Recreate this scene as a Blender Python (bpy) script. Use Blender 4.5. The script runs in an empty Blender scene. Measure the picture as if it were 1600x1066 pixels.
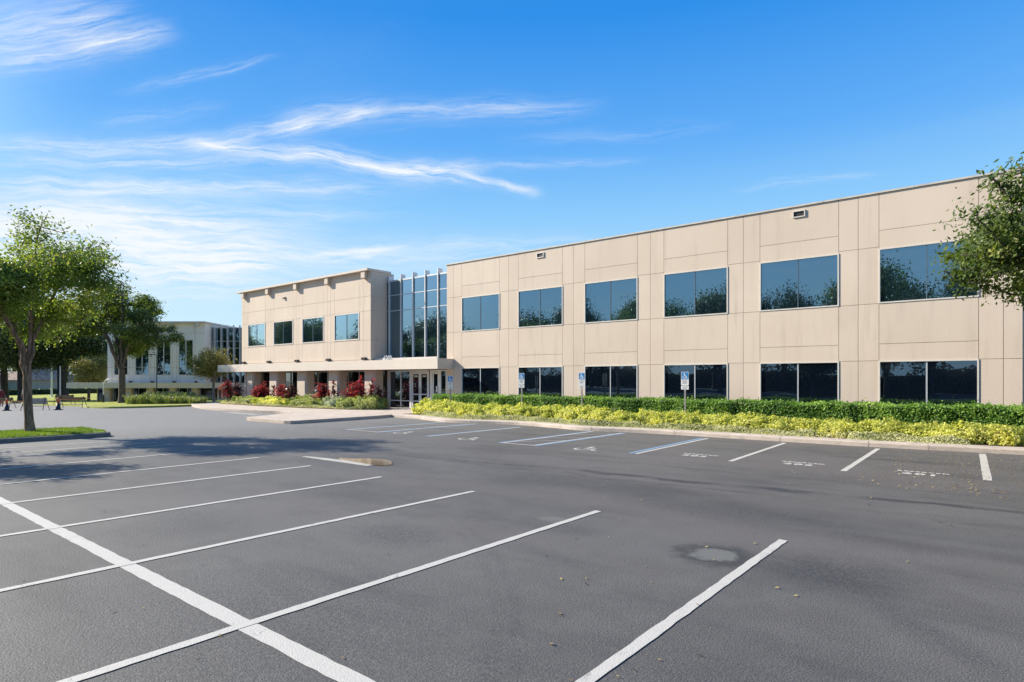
import bpy, bmesh, math, random
import numpy as np
from mathutils import Vector, Matrix
R_ = math.radians
C = bpy.context.scene.collection
sc = bpy.context.scene

# ------------------------------------------------------------ camera
YAW = R_(39.1)
cam_d = bpy.data.cameras.new('camera'); cam = bpy.data.objects.new('camera', cam_d); C.objects.link(cam)
cam.location = (0, 0, 2.02); cam.rotation_euler = (R_(90), 0, YAW)
cam_d.sensor_width = 36; cam_d.lens = 21.42; cam_d.shift_y = 0.0375
cam_d.clip_start = 0.1; cam_d.clip_end = 3000
sc.camera = cam
sc.view_settings.view_transform = 'Standard'; sc.view_settings.look = 'None'
sc.view_settings.exposure = 1.22; sc.view_settings.gamma = 1.0
sc.cycles.max_bounces = 6; sc.cycles.transparent_max_bounces = 6
SUN_TRAVEL = Vector((1, .42, -.64)).normalized()
SUN_EL = math.asin(-SUN_TRAVEL.z); SUN_AZ = math.atan2(-SUN_TRAVEL.x, -SUN_TRAVEL.y)
sun_d = bpy.data.lights.new('sun', 'SUN'); sun = bpy.data.objects.new('sun', sun_d); C.objects.link(sun)
sun_d.energy = 4.1; sun_d.angle = R_(.53); sun_d.color = (1, .92, .78)
sun.rotation_euler = SUN_TRAVEL.to_track_quat('-Z', 'Y').to_euler(); sun.location = (-30, -12, 30)

# ------------------------------------------------------------ node helpers
class NT:
    def __init__(s, tree): s.t = tree; s.n = tree.nodes; s.l = tree.links
    def put(s, sock, v):
        if v is None: return
        if isinstance(v, bpy.types.NodeSocket): s.l.new(v, sock)
        else:
            if isinstance(v, (tuple, list)) and len(v) == 3 and sock.type == 'RGBA': v = (*v, 1)
            sock.default_value = v
    def m(s, op, a, b=None, c=None, clamp=False):
        n = s.n.new('ShaderNodeMath'); n.operation = op; n.use_clamp = clamp
        s.put(n.inputs[0], a); s.put(n.inputs[1], b)
        if c is not None: s.put(n.inputs[2], c)
        return n.outputs[0]
    def add(s, *a):
        r = a[0]
        for b in a[1:]: r = s.m('ADD', r, b)
        return r
    def mul(s, *a):
        r = a[0]
        for b in a[1:]: r = s.m('MULTIPLY', r, b)
        return r
    def dot(s, v, w):
        n = s.n.new('ShaderNodeVectorMath'); n.operation = 'DOT_PRODUCT'; s.put(n.inputs[0], v); s.put(n.inputs[1], w)
        return n.outputs['Value']
    def comb(s, x, y, z=0.):
        n = s.n.new('ShaderNodeCombineXYZ'); s.put(n.inputs[0], x); s.put(n.inputs[1], y); s.put(n.inputs[2], z); return n.outputs[0]
    def sep(s, v):
        n = s.n.new('ShaderNodeSeparateXYZ'); s.put(n.inputs[0], v); return n.outputs
    def noise(s, vec, scale, detail=3, rough=.55, dist=0., col=False):
        n = s.n.new('ShaderNodeTexNoise'); s.put(n.inputs['Vector'], vec)
        n.inputs['Scale'].default_value = scale; n.inputs['Detail'].default_value = detail
        n.inputs['Roughness'].default_value = rough; n.inputs['Distortion'].default_value = dist
        return n.outputs['Color' if col else 'Fac']
    def vor(s, vec, scale, feat='F1', out='Distance'):
        n = s.n.new('ShaderNodeTexVoronoi'); n.feature = feat; s.put(n.inputs['Vector'], vec); n.inputs['Scale'].default_value = scale
        return n.outputs[out]
    def rng(s, v, a, b, c=0., d=1., smooth=True):
        n = s.n.new('ShaderNodeMapRange'); n.interpolation_type = 'SMOOTHSTEP' if smooth else 'LINEAR'
        s.put(n.inputs[0], v)
        for i, k in enumerate((a, b, c, d)): s.put(n.inputs[i+1], k)
        return n.outputs[0]
    def mix(s, f, a, b, mode='MIX'):
        n = s.n.new('ShaderNodeMix'); n.data_type = 'RGBA'; n.blend_type = mode
        s.put(n.inputs[0], f); s.put(n.inputs[6], a); s.put(n.inputs[7], b); return n.outputs[2]
    def ramp(s, f, stops):
        n = s.n.new('ShaderNodeValToRGB'); s.put(n.inputs[0], f); cr = n.color_ramp
        while len(cr.elements) < len(stops): cr.elements.new(.5)
        for e, (p, c) in zip(cr.elements, stops): e.position = p; e.color = (*c, 1)
        return n.outputs[0]
    def mapv(s, v, scale=(1,1,1), loc=(0,0,0), rot=(0,0,0)):
        n = s.n.new('ShaderNodeMapping'); s.put(n.inputs[0], v); n.inputs['Scale'].default_value = scale
        n.inputs['Location'].default_value = loc; n.inputs['Rotation'].default_value = rot; return n.outputs[0]
    def bump(s, h, strength, dist=.02):
        n = s.n.new('ShaderNodeBump'); s.put(n.inputs['Height'], h); n.inputs['Strength'].default_value = strength
        n.inputs['Distance'].default_value = dist; return n.outputs[0]

# ------------------------------------------------------------ world: sky and cirrus
w = bpy.data.worlds.new('World'); sc.world = w; w.use_nodes = True
t = NT(w.node_tree)
for n in list(t.n): t.n.remove(n)
sky = t.n.new('ShaderNodeTexSky'); sky.sky_type = 'NISHITA'; sky.sun_disc = False
sky.sun_elevation = SUN_EL; sky.sun_rotation = SUN_AZ % (2*math.pi)
sky.air_density = 1.0; sky.dust_density = .3; sky.ozone_density = 2.0
tc = t.n.new('ShaderNodeTexCoord'); D = tc.outputs['Generated']
VF = (-math.sin(YAW), math.cos(YAW), 0); VR = (math.cos(YAW), math.sin(YAW), 0)
f_ = t.dot(D, VF); r_ = t.dot(D, VR); z_ = t.dot(D, (0, 0, 1))
front = t.rng(f_, .05, .3); fs = t.m('MAXIMUM', f_, .05)
u = t.m('DIVIDE', r_, fs); v = t.m('DIVIDE', z_, fs)
warp = t.noise(t.comb(u, v), 3, 3, .55)
warp2 = t.noise(t.comb(u, t.mul(v, 2.)), 14, 4, .6)
def streak(x0, y0, x1, y1, wpx, k, seed=0, fib=1.0):
    ax, ay, bx, by = (x0-800)/952, (593-y0)/952, (x1-800)/952, (593-y1)/952
    L = math.hypot(bx-ax, by-ay); tx, ty = (bx-ax)/L, (by-ay)/L
    s_ = t.add(t.mul(u, tx), t.mul(v, ty), -(ax*tx+ay*ty))
    d_ = t.add(t.mul(u, -ty), t.mul(v, tx), (ax*ty-ay*tx))
    d_ = t.add(d_, t.mul(t.add(warp, -.5), .055), t.mul(t.add(warp2, -.5), .018*fib))
    e = t.mul(t.rng(s_, -.25*L, .3*L), t.rng(s_, .75*L, 1.3*L, 1, 0))
    wd = wpx/952
    g = t.m('EXPONENT', t.mul(t.m('POWER', t.m('DIVIDE', t.m('ABSOLUTE', d_), wd), 1.6), -1))
    nz = t.noise(t.comb(t.mul(s_, 5), t.mul(d_, 60), seed), 1.5, 6, .66, .5)
    nz = t.rng(nz, .34, .70, .0, 1.25, False)
    return t.mul(g, e, nz, k)
ST = [(300,228,470,200,13,.5),(440,205,580,172,15,.75),(560,178,880,166,15,.42),(310,228,480,246,9,.85),
 (460,240,640,268,12,1.0),(620,264,740,278,13,1.0),(730,276,830,298,8,.6),(700,264,960,250,6,.35),
 (-60,236,320,226,14,.5),(0,262,430,252,9,.45),(0,290,560,292,14,.5),(-40,306,300,300,9,.5),(-40,318,520,332,14,.4),
 (-120,350,300,372,20,.45),(-80,380,430,398,48,.85),(-60,345,240,350,26,.6),(-100,425,420,424,40,.5),(280,372,680,402,22,.4),(0,335,420,350,12,.5),(500,420,760,400,14,.25),(480,398,620,388,9,.55),
 (-60,60,180,24,40,.5),(110,62,250,46,13,.55),(-40,96,230,62,16,.4),(210,138,400,100,8,.3),(160,190,330,170,10,.18),
 (1170,293,1345,276,6,.32),(650,386,900,380,14,.35),(1180,385,1420,350,16,.12),(820,215,1100,205,10,.14)]
cl = None
for i, a in enumerate(ST):
    s_ = streak(*a, seed=i*3.7); cl = s_ if cl is None else t.add(cl, s_)
cl = t.mul(cl, front)
zz = t.m('MAXIMUM', z_, .06); dx, dy, dz = t.sep(D)[:3]
pl = t.comb(t.m('DIVIDE', dx, zz), t.m('DIVIDE', dy, zz))
gen = t.noise(t.mapv(pl, (.35, 1.1, 1), rot=(0, 0, .5)), 1.1, 6, .6, .5)
gen = t.rng(gen, .5, .85, 0, .35)
cl = t.m('MINIMUM', t.add(cl, t.mul(gen, t.rng(f_, -.1, .3, 1, .15))), 1.0)
K = 1/(2**1.22*.098)
ramp = t.ramp(t.m('MAXIMUM', z_, 0.), [(0, (.70*K/8, .88*K/8, .99*K/8)), (.114, (.53*K/8, .79*K/8, .98*K/8)), (.261, (.26*K/8, .595*K/8, .98*K/8)), (.355, (.115*K/8, .425*K/8, .95*K/8)), (.51, (.02*K/8, .275*K/8, .83*K/8)), (1, (.02*K/8, .20*K/8, .60*K/8))])
ramp = t.mix(1.0, ramp, (8., 8., 8.), 'MULTIPLY')
sd = t.dot(D, tuple(-SUN_TRAVEL)); away = t.rng(sd, .80, .97, .95, .0)
skyc = t.mix(t.mul(away, 1.), t.mix(1.0, sky.outputs[0], (1.0, 1.0, 1.0), 'MULTIPLY'), ramp)
cloudc = t.mix(t.m('MINIMUM', t.mul(cl, 1.05), .93), skyc, (4.15, 4.3, 4.42))
bg = t.n.new('ShaderNodeBackground'); t.put(bg.inputs[0], cloudc); bg.inputs[1].default_value = .098
wo = t.n.new('ShaderNodeOutputWorld'); t.l.new(bg.outputs[0], wo.inputs[0])

# ------------------------------------------------------------ materials
MATS = {}
def mat(name, build):
    m = bpy.data.materials.new(name); m.use_nodes = True; k = NT(m.node_tree)
    b = k.n['Principled BSDF']; build(k, b); MATS[name] = m; return m
def geo(k):
    n = k.n.new('ShaderNodeNewGeometry'); return n.outputs
def simple(name, col, rough=.6, metal=0., var=.12, vs=3., bump=0., bs=60.):
    def f(k, b):
        P = geo(k)['Position']; n1 = k.noise(P, vs, 4)
        c = k.mix(k.rng(n1, .3, .7), tuple(x*(1-var) for x in col), tuple(min(1, x*(1+var)) for x in col))
        k.put(b.inputs['Base Color'], c); b.inputs['Roughness'].default_value = rough; b.inputs['Metallic'].default_value = metal
        if bump: k.put(b.inputs['Normal'], k.bump(k.noise(P, bs, 3), bump, .01))
    return mat(name, f)
def wall_f(c1, c2):
    def f(k, b):
        P = geo(k)['Position']; n1 = k.noise(P, .35, 3); n2 = k.noise(k.mapv(P, (2.2, 2.2, .25)), 1.5, 4); n3 = k.noise(P, 30, 3)
        c = k.mix(k.rng(n1, .3, .7), c1, c2)
        c = k.mix(k.rng(n2, .5, .8, 0, .42), c, tuple(x*.72 for x in c1))
        r = geo(k)['Random Per Island']
        c = k.mix(k.mul(r, .32), c, tuple(x*.8 for x in c2))
        k.put(b.inputs['Base Color'], c); b.inputs['Roughness'].default_value = .85
        k.put(b.inputs['Normal'], k.bump(n3, .25, .01))
    return f
mat('stucco', wall_f((.565, .458, .362), (.605, .50, .402)))
mat('stucco_pale', wall_f((.60, .525, .445), (.64, .565, .48)))
mat('stucco_grey', wall_f((.58, .53, .47), (.63, .58, .52)))
mat('stucco_lifted', wall_f((.74, .70, .64), (.79, .76, .70)))  # stucco whitened so the far building's shaded front reads brighter
simple('joint', (.45, .365, .285), .9); simple('coping', (.47, .43, .38), .6)
simple('trim', (.58, .54, .48), .5, 0, .05)
simple('aluminium', (.50, .51, .52), .4, .35, .05)
simple('aluminium_light', (.62, .61, .59), .45, .1, .05)
simple('dark_metal', (.035, .03, .028), .5, .3)
simple('bronze', (.10, .075, .05), .5, .3)
simple('mullion_blue', (.10, .14, .17), .4, .2); simple('roofing', (.35, .34, .32), .9)
def glass_f(tint, refl, body):
    def f(k, b):
        out = k.n['Material Output']
        g = k.n.new('ShaderNodeBsdfGlossy'); k.put(g.inputs['Color'], tint); g.inputs['Roughness'].default_value = .0
        P = geo(k)['Position']
        oi = k.n.new('ShaderNodeObjectInfo'); rr_ = oi.outputs['Random']
        vm = k.n.new('ShaderNodeVectorMath'); vm.operation = 'ADD'; k.put(vm.inputs[0], k.bump(k.noise(P, .9, 2), .09, .02))
        k.put(vm.inputs[1], k.comb(k.mul(k.add(rr_, -.5), .012), 0., k.mul(k.add(k.m('FRACT', k.mul(rr_, 37.)), -.5), .016)))
        vn = k.n.new('ShaderNodeVectorMath'); vn.operation = 'NORMALIZE'; k.l.new(vm.outputs[0], vn.inputs[0]); k.l.new(vn.outputs[0], g.inputs['Normal'])
        fr = k.n.new('ShaderNodeFresnel'); fr.inputs['IOR'].default_value = 1.5
        b.inputs['Base Color'].default_value = (*body, 1); b.inputs['Roughness'].default_value = .08
        b.inputs['Specular IOR Level'].default_value = .3
        mx = k.n.new('ShaderNodeMixShader'); k.put(mx.inputs[0], k.m('ADD', k.mul(fr.outputs[0], .9), refl, clamp=True))
        k.l.new(b.outputs[0], mx.inputs[1]); k.l.new(g.outputs[0], mx.inputs[2]); k.l.new(mx.outputs[0], out.inputs[0])
    return f
mat('glass', glass_f((.50, .77, .97), .27, (.006, .014, .020))); mat('glass_low', glass_f((.42, .62, .82), .15, (.003, .006, .012)))
mat('glass_dark', glass_f((.5, .7, .9), .10, (.004, .006, .010)))
def asphalt_f(k, b):
    P = geo(k)['Position']; X, Y, Z = k.sep(P)[:3]
    fine = k.noise(P, 95, 3, .8); grit = k.vor(P, 60.); med = k.noise(P, 2.2, 5, .65); lar = k.noise(P, .16, 4, .6)
    c = k.mix(k.rng(lar, .35, .65), (.080, .0745, .0685), (.110, .103, .094))
    c = k.mix(k.rng(med, .35, .75, 0, .42), c, (.125, .119, .110))
    c = k.mix(k.rng(k.noise(k.mapv(P, (.35, 1.1, 1)), .9, 5, .65), .47, .72, 0, .55), c, (.050, .048, .046))
    c = k.mix(k.mul(k.rng(k.noise(k.mapv(P, (.25, 1.6, 1)), .55, 6, .7), .54, .66, 0, .5), k.rng(Y, 7.5, 9.5), k.rng(X, -14, -6)), c, (.040, .039, .038))
    red = k.mul(k.rng(k.noise(k.mapv(P, (.12, .45, 1)), 1., 4), .42, .62), k.rng(Y, 3., 9.5), k.rng(X, -13, -7), k.rng(X, 2, -2))
    c = k.mix(k.mul(red, .55), c, (.118, .100, .092))
    pale = k.mul(k.rng(X, -13, -30), .75)  # lighter base colour towards the far left imitates grazing sheen
    c = k.mix(pale, c, (.205, .200, .192))
    # aggregate
    sp = k.rng(fine, .36, .66, .25, 1.85, False); c = k.mix(1., c, k.comb(sp, sp, sp), 'MULTIPLY')
    c = k.mix(k.rng(grit, .0, .16, .32, 0), c, (.24, .235, .22))
    pits = k.mul(k.rng(k.vor(k.mapv(P, (1,1,0)), 26.), .0, .16, 1, 0), k.rng(k.noise(P, .7, 3), .42, .62)); c = k.mix(k.mul(pits, .8), c, (.018, .018, .019))
    # longitudinal seams and blotches
    wob = k.mul(k.add(k.noise(P, .5, 4), -.5), 1.1)
    def band(y0, slope, wd, x0, x1, a, cc=c):
        d = k.m('ABSOLUTE', k.add(Y, k.mul(X, -slope), -y0, wob))
        m_ = k.mul(k.rng(d, 0, wd, 1, 0), k.rng(X, x0, x0+2), k.rng(X, x1, x1-2), a, k.rng(k.noise(P, 1.1, 4), .3, .62), k.add(k.mul(k.rng(k.noise(P, 22, 4, .75), .35, .62), .8), .3))
        return k.mix(m_, cc, (.028, .028, .030))
    c = band(12.05, .10, .27, -12, 7, 1.3, c); c = band(11.2, .05, .18, -16, -2, .7, c); c = band(8.9, .12, .55, -3.4, 5, .5, c); c = band(10.2, .1, .9, -6.5, 4, .4, c)
    c = band(5.2, -1.1, .5, -2.2, 2.2, .55, c); c = band(13.4, .02, .16, -18, 6, .4, c); c = band(17.7, .0, .3, -25, 4, .35, c)
    gran = k.add(k.rng(k.noise(P, 22, 4, .75), .35, .62), 0.)
    def spot(x, y, rx, ry, col, a, cc, edge=1.35, nz=.5):
        d = k.m('SQRT', k.add(k.m('POWER', k.m('DIVIDE', k.add(X, -x), rx), 2.), k.m('POWER', k.m('DIVIDE', k.add(Y, -y), ry), 2.)))
        d = k.add(d, k.mul(k.add(k.noise(P, 5, 3), -.5), nz))
        return k.mix(k.mul(k.rng(d, .3, edge, a*1.25, 0), gran) if edge > 1.6 else k.rng(d, .7, edge, a, 0), cc, col)
    c = spot(-2.62, 6.92, .40, .38, (.022, .022, .022), .75, c, 1.5, 1.2); c = spot(-2.62, 6.92, .27, .24, (.145, .142, .13), .8, c, 1.3, 1.5)
    c = spot(-5.05, 7.2, .28, .16, (.15, .145, .13), .6, c); c = spot(-4.7, 6.9, .5, .3, (.03,.03,.03), .4, c, 1.8)
    c = spot(-3.3, 9.3, 1.2, .5, (.03, .03, .032), .6, c, 2.0, 1.2); c = spot(-1.4, 7.0, .5, .5, (.03, .03, .032), .6, c, 2.2, 1.5)
    c = spot(-12.3, 9.5, 1.5, .75, (.032, .033, .035), .75, c, 1.7, .7); c = spot(-7.4, 9.6, .9, .35, (.04, .04, .042), .5, c, 2., 1.2)
    c = spot(-9.3, 6.6, 1.1, .5, (.045, .045, .047), .6, c, 2., 1.2); c = spot(-6.2, 5.2, .5, .35, (.04, .04, .04), .6, c, 2.1, 1.3); c = spot(-6.3, 10.3, 1.6, .4, (.035, .035, .035), .6, c, 2.1, 1.5); c = spot(-9.0, 3.9, .7, .5, (.04, .04, .04), .5, c, 2.1, 1.4); c = spot(-12.5, 10.9, .9, .4, (.03, .03, .03), .6, c, 1.8, 1.)
    c = spot(-4.6, 2.6, 1.6, 1.1, (.035, .035, .037), .45, c, 2.2, 1.2); c = spot(-1.0, 3.4, 1.2, 1.2, (.038, .038, .042), .4, c, 2., 1.2)
    # tyre arc
    rr = k.m('SQRT', k.add(k.m('POWER', k.add(X, 10.2), 2.), k.m('POWER', k.add(Y, 2.0), 2.)))
    for r0 in (9.05, 9.22):
        mk = k.mul(k.rng(k.m('ABSOLUTE', k.add(rr, -r0)), .02, .10, .26, 0), k.rng(X, -7.2, -5.2), k.rng(Y, 2.2, 3.2), k.rng(k.noise(P, 3, 3), .3, .6), gran)
        c = k.mix(mk, c, (.025, .025, .026))
    # cracks
    wv = k.add(X, k.mul(k.noise(P, 1.2, 5), 1.4)); wv2 = k.add(Y, k.mul(k.noise(P, 1.6, 5), 1.2))
    ce = k.vor(k.comb(wv, wv2), .27, 'DISTANCE_TO_EDGE')
    ck = k.mul(k.rng(ce, .0, .0045, .6, 0), k.rng(k.noise(P, .45, 3), .52, .62), k.m('MAXIMUM', k.rng(X, -3.6, -4.8), k.rng(Y, 9., 10.))); c = k.mix(ck, c, (.015, .015, .015))
    k.put(b.inputs['Base Color'], c); b.inputs['Roughness'].default_value = .72; b.inputs['Specular IOR Level'].default_value = .42
    h = k.add(k.mul(fine, .8), k.mul(grit, -1.0), k.mul(med, .6), k.mul(ck, -3.), k.mul(pits, -2.5))
    k.put(b.inputs['Normal'], k.bump(h, .42, .008))
mat('asphalt', asphalt_f)
def paint_f(col, wear=.42):
    def f(k, b):
        P = geo(k)['Position']; n = k.noise(P, 9, 5, .7); g = k.noise(P, 100, 2)
        c = k.mix(k.rng(n, .4, .7, 0, .3), col, tuple(x*.75 for x in col))
        c = k.mix(k.rng(k.add(k.mul(n, .6), k.mul(g, .4)), wear-.14, wear, 1, 0), c, (.12, .12, .118))
        ce = k.vor(k.comb(k.add(k.sep(P)[0], k.mul(k.noise(P, 3, 4), .6)), k.add(k.sep(P)[1], k.mul(k.noise(P, 3.5, 4), .6))), 1.6, 'DISTANCE_TO_EDGE')
        c = k.mix(k.mul(k.rng(ce, 0, .012, .7, 0), k.rng(k.noise(P, .9, 2), .5, .6)), c, (.2, .19, .18))
        k.put(b.inputs['Base Color'], c); b.inputs['Roughness'].default_value = .65
        k.put(b.inputs['Normal'], k.bump(k.add(g, k.mul(k.vor(P, 75.), -.8)), .5, .005))
    return f
mat('paint_white', paint_f((.47, .445, .40), .34)); mat('paint_blue', paint_f((.16, .27, .40), .40)); mat('paint_pale', paint_f((.34, .33, .31), .46))
mat('paint_letters', paint_f((.47, .445, .40), .34))
def conc_f(c1, c2):
    def f(k, b):
        P = geo(k)['Position']; n = k.noise(P, 1.1, 5, .6); g = k.noise(P, 60, 3)
        c = k.mix(k.rng(n, .3, .7), c1, c2); c = k.mix(k.rng(k.noise(k.mapv(P, (1,1,6)), 4, 4), .5, .75, 0, .5), c, tuple(x*.45 for x in c1))
        k.put(b.inputs['Base Color'], c); b.inputs['Roughness'].default_value = .9; k.put(b.inputs['Normal'], k.bump(g, .4, .01))
    return f
mat('concrete', conc_f((.40, .335, .275), (.50, .42, .35))); mat('kerb_shaded', conc_f((.13, .125, .115), (.19, .18, .16))); mat('concrete_grey', conc_f((.33, .32, .29), (.42, .40, .36)))  # island kerb concrete is darkened to imitate shade on its side face
simple('mulch', (.085, .04, .025), .95, 0, .5, 25, 1., 40)
simple('soil', (.10, .08, .045), .95, 0, .4, 2)
def grass_f(c1, c2):
    def f(k, b):
        P = geo(k)['Position']
        c = k.mix(k.rng(k.noise(P, .25, 4), .35, .65), c1, c2); c = k.mix(k.rng(k.noise(P, 9, 4), .45, .75, 0, .6), c, tuple(x*.5 for x in c1))
        k.put(b.inputs['Base Color'], c); b.inputs['Roughness'].default_value = .9; k.put(b.inputs['Normal'], k.bump(k.noise(P, 25, 4), 1., .06))
    return f
mat('lawn', grass_f((.25, .29, .025), (.36, .36, .04))); mat('lawn_near', grass_f((.16, .24, .02), (.22, .30, .03)))
def leaf_f(stops, trans=.3, rough=.45, hue=None):
    def f(k, b):
        out = k.n['Material Output']; G = geo(k)
        oi = k.n.new('ShaderNodeObjectInfo')
        tcn = k.n.new('ShaderNodeTexCoord')
        patch = k.noise(tcn.outputs['Object'], .9, 2)
        fac = k.m('ADD', k.mul(G['Random Per Island'], .6), k.mul(k.rng(patch, .3, .7), .4), clamp=True)
        c = k.ramp(fac, stops)
        k.put(b.inputs['Base Color'], c); b.inputs['Roughness'].default_value = rough; b.inputs['Specular IOR Level'].default_value = .35
        tr = k.n.new('ShaderNodeBsdfTranslucent'); k.put(tr.inputs[0], k.mix(1., c, (1.25, 1.3, .55), 'MULTIPLY'))
        mx = k.n.new('ShaderNodeMixShader'); mx.inputs[0].default_value = trans
        k.l.new(b.outputs[0], mx.inputs[1]); k.l.new(tr.outputs[0], mx.inputs[2]); k.l.new(mx.outputs[0], out.inputs[0])
    return f
mat('leaf_oak', leaf_f([(0, (.035, .062, .016)), (.5, (.080, .120, .028)), (.85, (.16, .21, .045)), (1, (.30, .30, .09))], .42))
mat('leaf_elm', leaf_f([(0, (.07, .12, .025)), (.45, (.16, .23, .04)), (.8, (.28, .32, .07)), (1, (.46, .38, .13))], .5))
mat('leaf_dark', leaf_f([(0, (.030, .050, .018)), (.6, (.065, .10, .032)), (1, (.14, .17, .05))], .2))
mat('leaf_gold', leaf_f([(0, (.12, .12, .02)), (.5, (.24, .19, .03)), (.8, (.36, .27, .05)), (1, (.42, .30, .08))], .4))
mat('leaf_olive', leaf_f([(0, (.11, .12, .03)), (.5, (.24, .22, .055)), (1, (.42, .33, .10))], .35))
mat('leaf_hedge', leaf_f([(0, (.04, .10, .02)), (.45, (.13, .25, .04)), (.8, (.27, .42, .07)), (1, (.48, .60, .16))], .38, .55))
mat('leaf_yellow', leaf_f([(0, (.10, .14, .03)), (.30, (.40, .44, .10)), (.65, (.74, .70, .22)), (1, (.93, .88, .42))], .5, .6))
mat('leaf_lime', leaf_f([(0, (.09, .13, .03)), (.4, (.28, .33, .08)), (.8, (.52, .53, .20)), (1, (.72, .70, .42))], .35, .6))
mat('leaf_silver', leaf_f([(0, (.12, .16, .09)), (.5, (.38, .42, .29)), (1, (.72, .74, .62))], .3, .6))
mat('leaf_cover', leaf_f([(0, (.14, .16, .06)), (.4, (.40, .40, .20)), (.8, (.62, .59, .35)), (1, (.78, .74, .50))], .35, .6))
mat('leaf_red', leaf_f([(0, (.14, .01, .016)), (.45, (.34, .03, .045)), (.8, (.55, .09, .10)), (1, (.72, .40, .34))], .35, .3))
mat('leaf_maroon', leaf_f([(0, (.03, .010, .012)), (.6, (.09, .02, .03)), (1, (.12, .09, .03))], .2, .3))
mat('leaf_blade', leaf_f([(0, (.10, .15, .03)), (.6, (.24, .28, .09)), (1, (.42, .42, .20))], .3, .4))
mat('leaf_grass', leaf_f([(0, (.06, .12, .008)), (.5, (.15, .24, .015)), (1, (.27, .34, .03))], .35, .5))
mat('leaf_fallen', leaf_f([(0, (.12, .06, .03)), (.5, (.32, .22, .08)), (1, (.5, .42, .18))], .1, .7))
simple('dark_litter', (.02, .015, .01), .9); simple('hedge_inner_shade', (.012, .022, .008), .95, 0, .4, 5)  # near-black solid core colour stands for shade between the hedge leaves
simple('shrub_inner_shade', (.05, .05, .015), .95, 0, .4, 5)
def bark_f(c1, c2):
    def f(k, b):
        P = geo(k)['Position']; n = k.noise(k.mapv(P, (9, 9, 1.6)), 1.6, 5, .65)
        k.put(b.inputs['Base Color'], k.mix(k.rng(n, .35, .65), c1, c2)); b.inputs['Roughness'].default_value = .9
        k.put(b.inputs['Normal'], k.bump(n, .9, .03))
    return f
mat('bark', bark_f((.055, .04, .03), (.14, .11, .085))); mat('bark_elm', bark_f((.12, .065, .042), (.30, .20, .14)))
mat('bark_dark', bark_f((.03, .025, .02), (.075, .062, .05))); mat('bark_pale', bark_f((.17, .14, .11), (.30, .26, .21)))
mat('twig', bark_f((.22, .12, .07), (.40, .25, .15)))
simple('cone_orange', (.60, .09, .015), .5); simple('cone_black', (.02, .02, .022), .6); simple('barrier_orange', (.50, .16, .07), .5)
simple('wood_brown', (.24, .15, .07), .7); simple('board_pale', (.42, .33, .26), .7, 0, .4, 14); simple('white_paint', (.72, .72, .70), .5)
simple('sign_blue', (.015, .17, .42), .4, 0, .03); simple('sign_white', (.68, .68, .66), .4, 0, .03); simple('sign_grey', (.32, .30, .28), .5)
simple('galvanised', (.33, .31, .29), .45, .5, .2, 8)
simple('cloth_red', (.16, .012, .02), .8); simple('cloth_white', (.65, .66, .68), .8); simple('cloth_navy', (.02, .025, .05), .8)
simple('skin', (.34, .19, .12), .6); simple('hair', (.02, .014, .01), .8); simple('shoe', (.03, .03, .03), .6)
simple('house_wall', (.42, .36, .30), .8); simple('house_roof', (.24, .17, .13), .9); simple('pale_wall', (.55, .56, .56), .8); simple('mulch_red', (.24, .07, .04), .9, 0, .3, 6)
simple('cast_iron', (.03, .03, .032), .5, .5)
def puddle_f(k, b):
    P = geo(k)['Position']; k.put(b.inputs['Base Color'], k.mix(k.rng(k.noise(P, 3, 4), .3, .7), (.12, .07, .015), (.06, .04, .012)))
    b.inputs['Roughness'].default_value = .07; b.inputs['Specular IOR Level'].default_value = .35
    k.put(b.inputs['Normal'], k.bump(k.noise(P, 12, 2), .04, .01))
mat('puddle', puddle_f)

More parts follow.
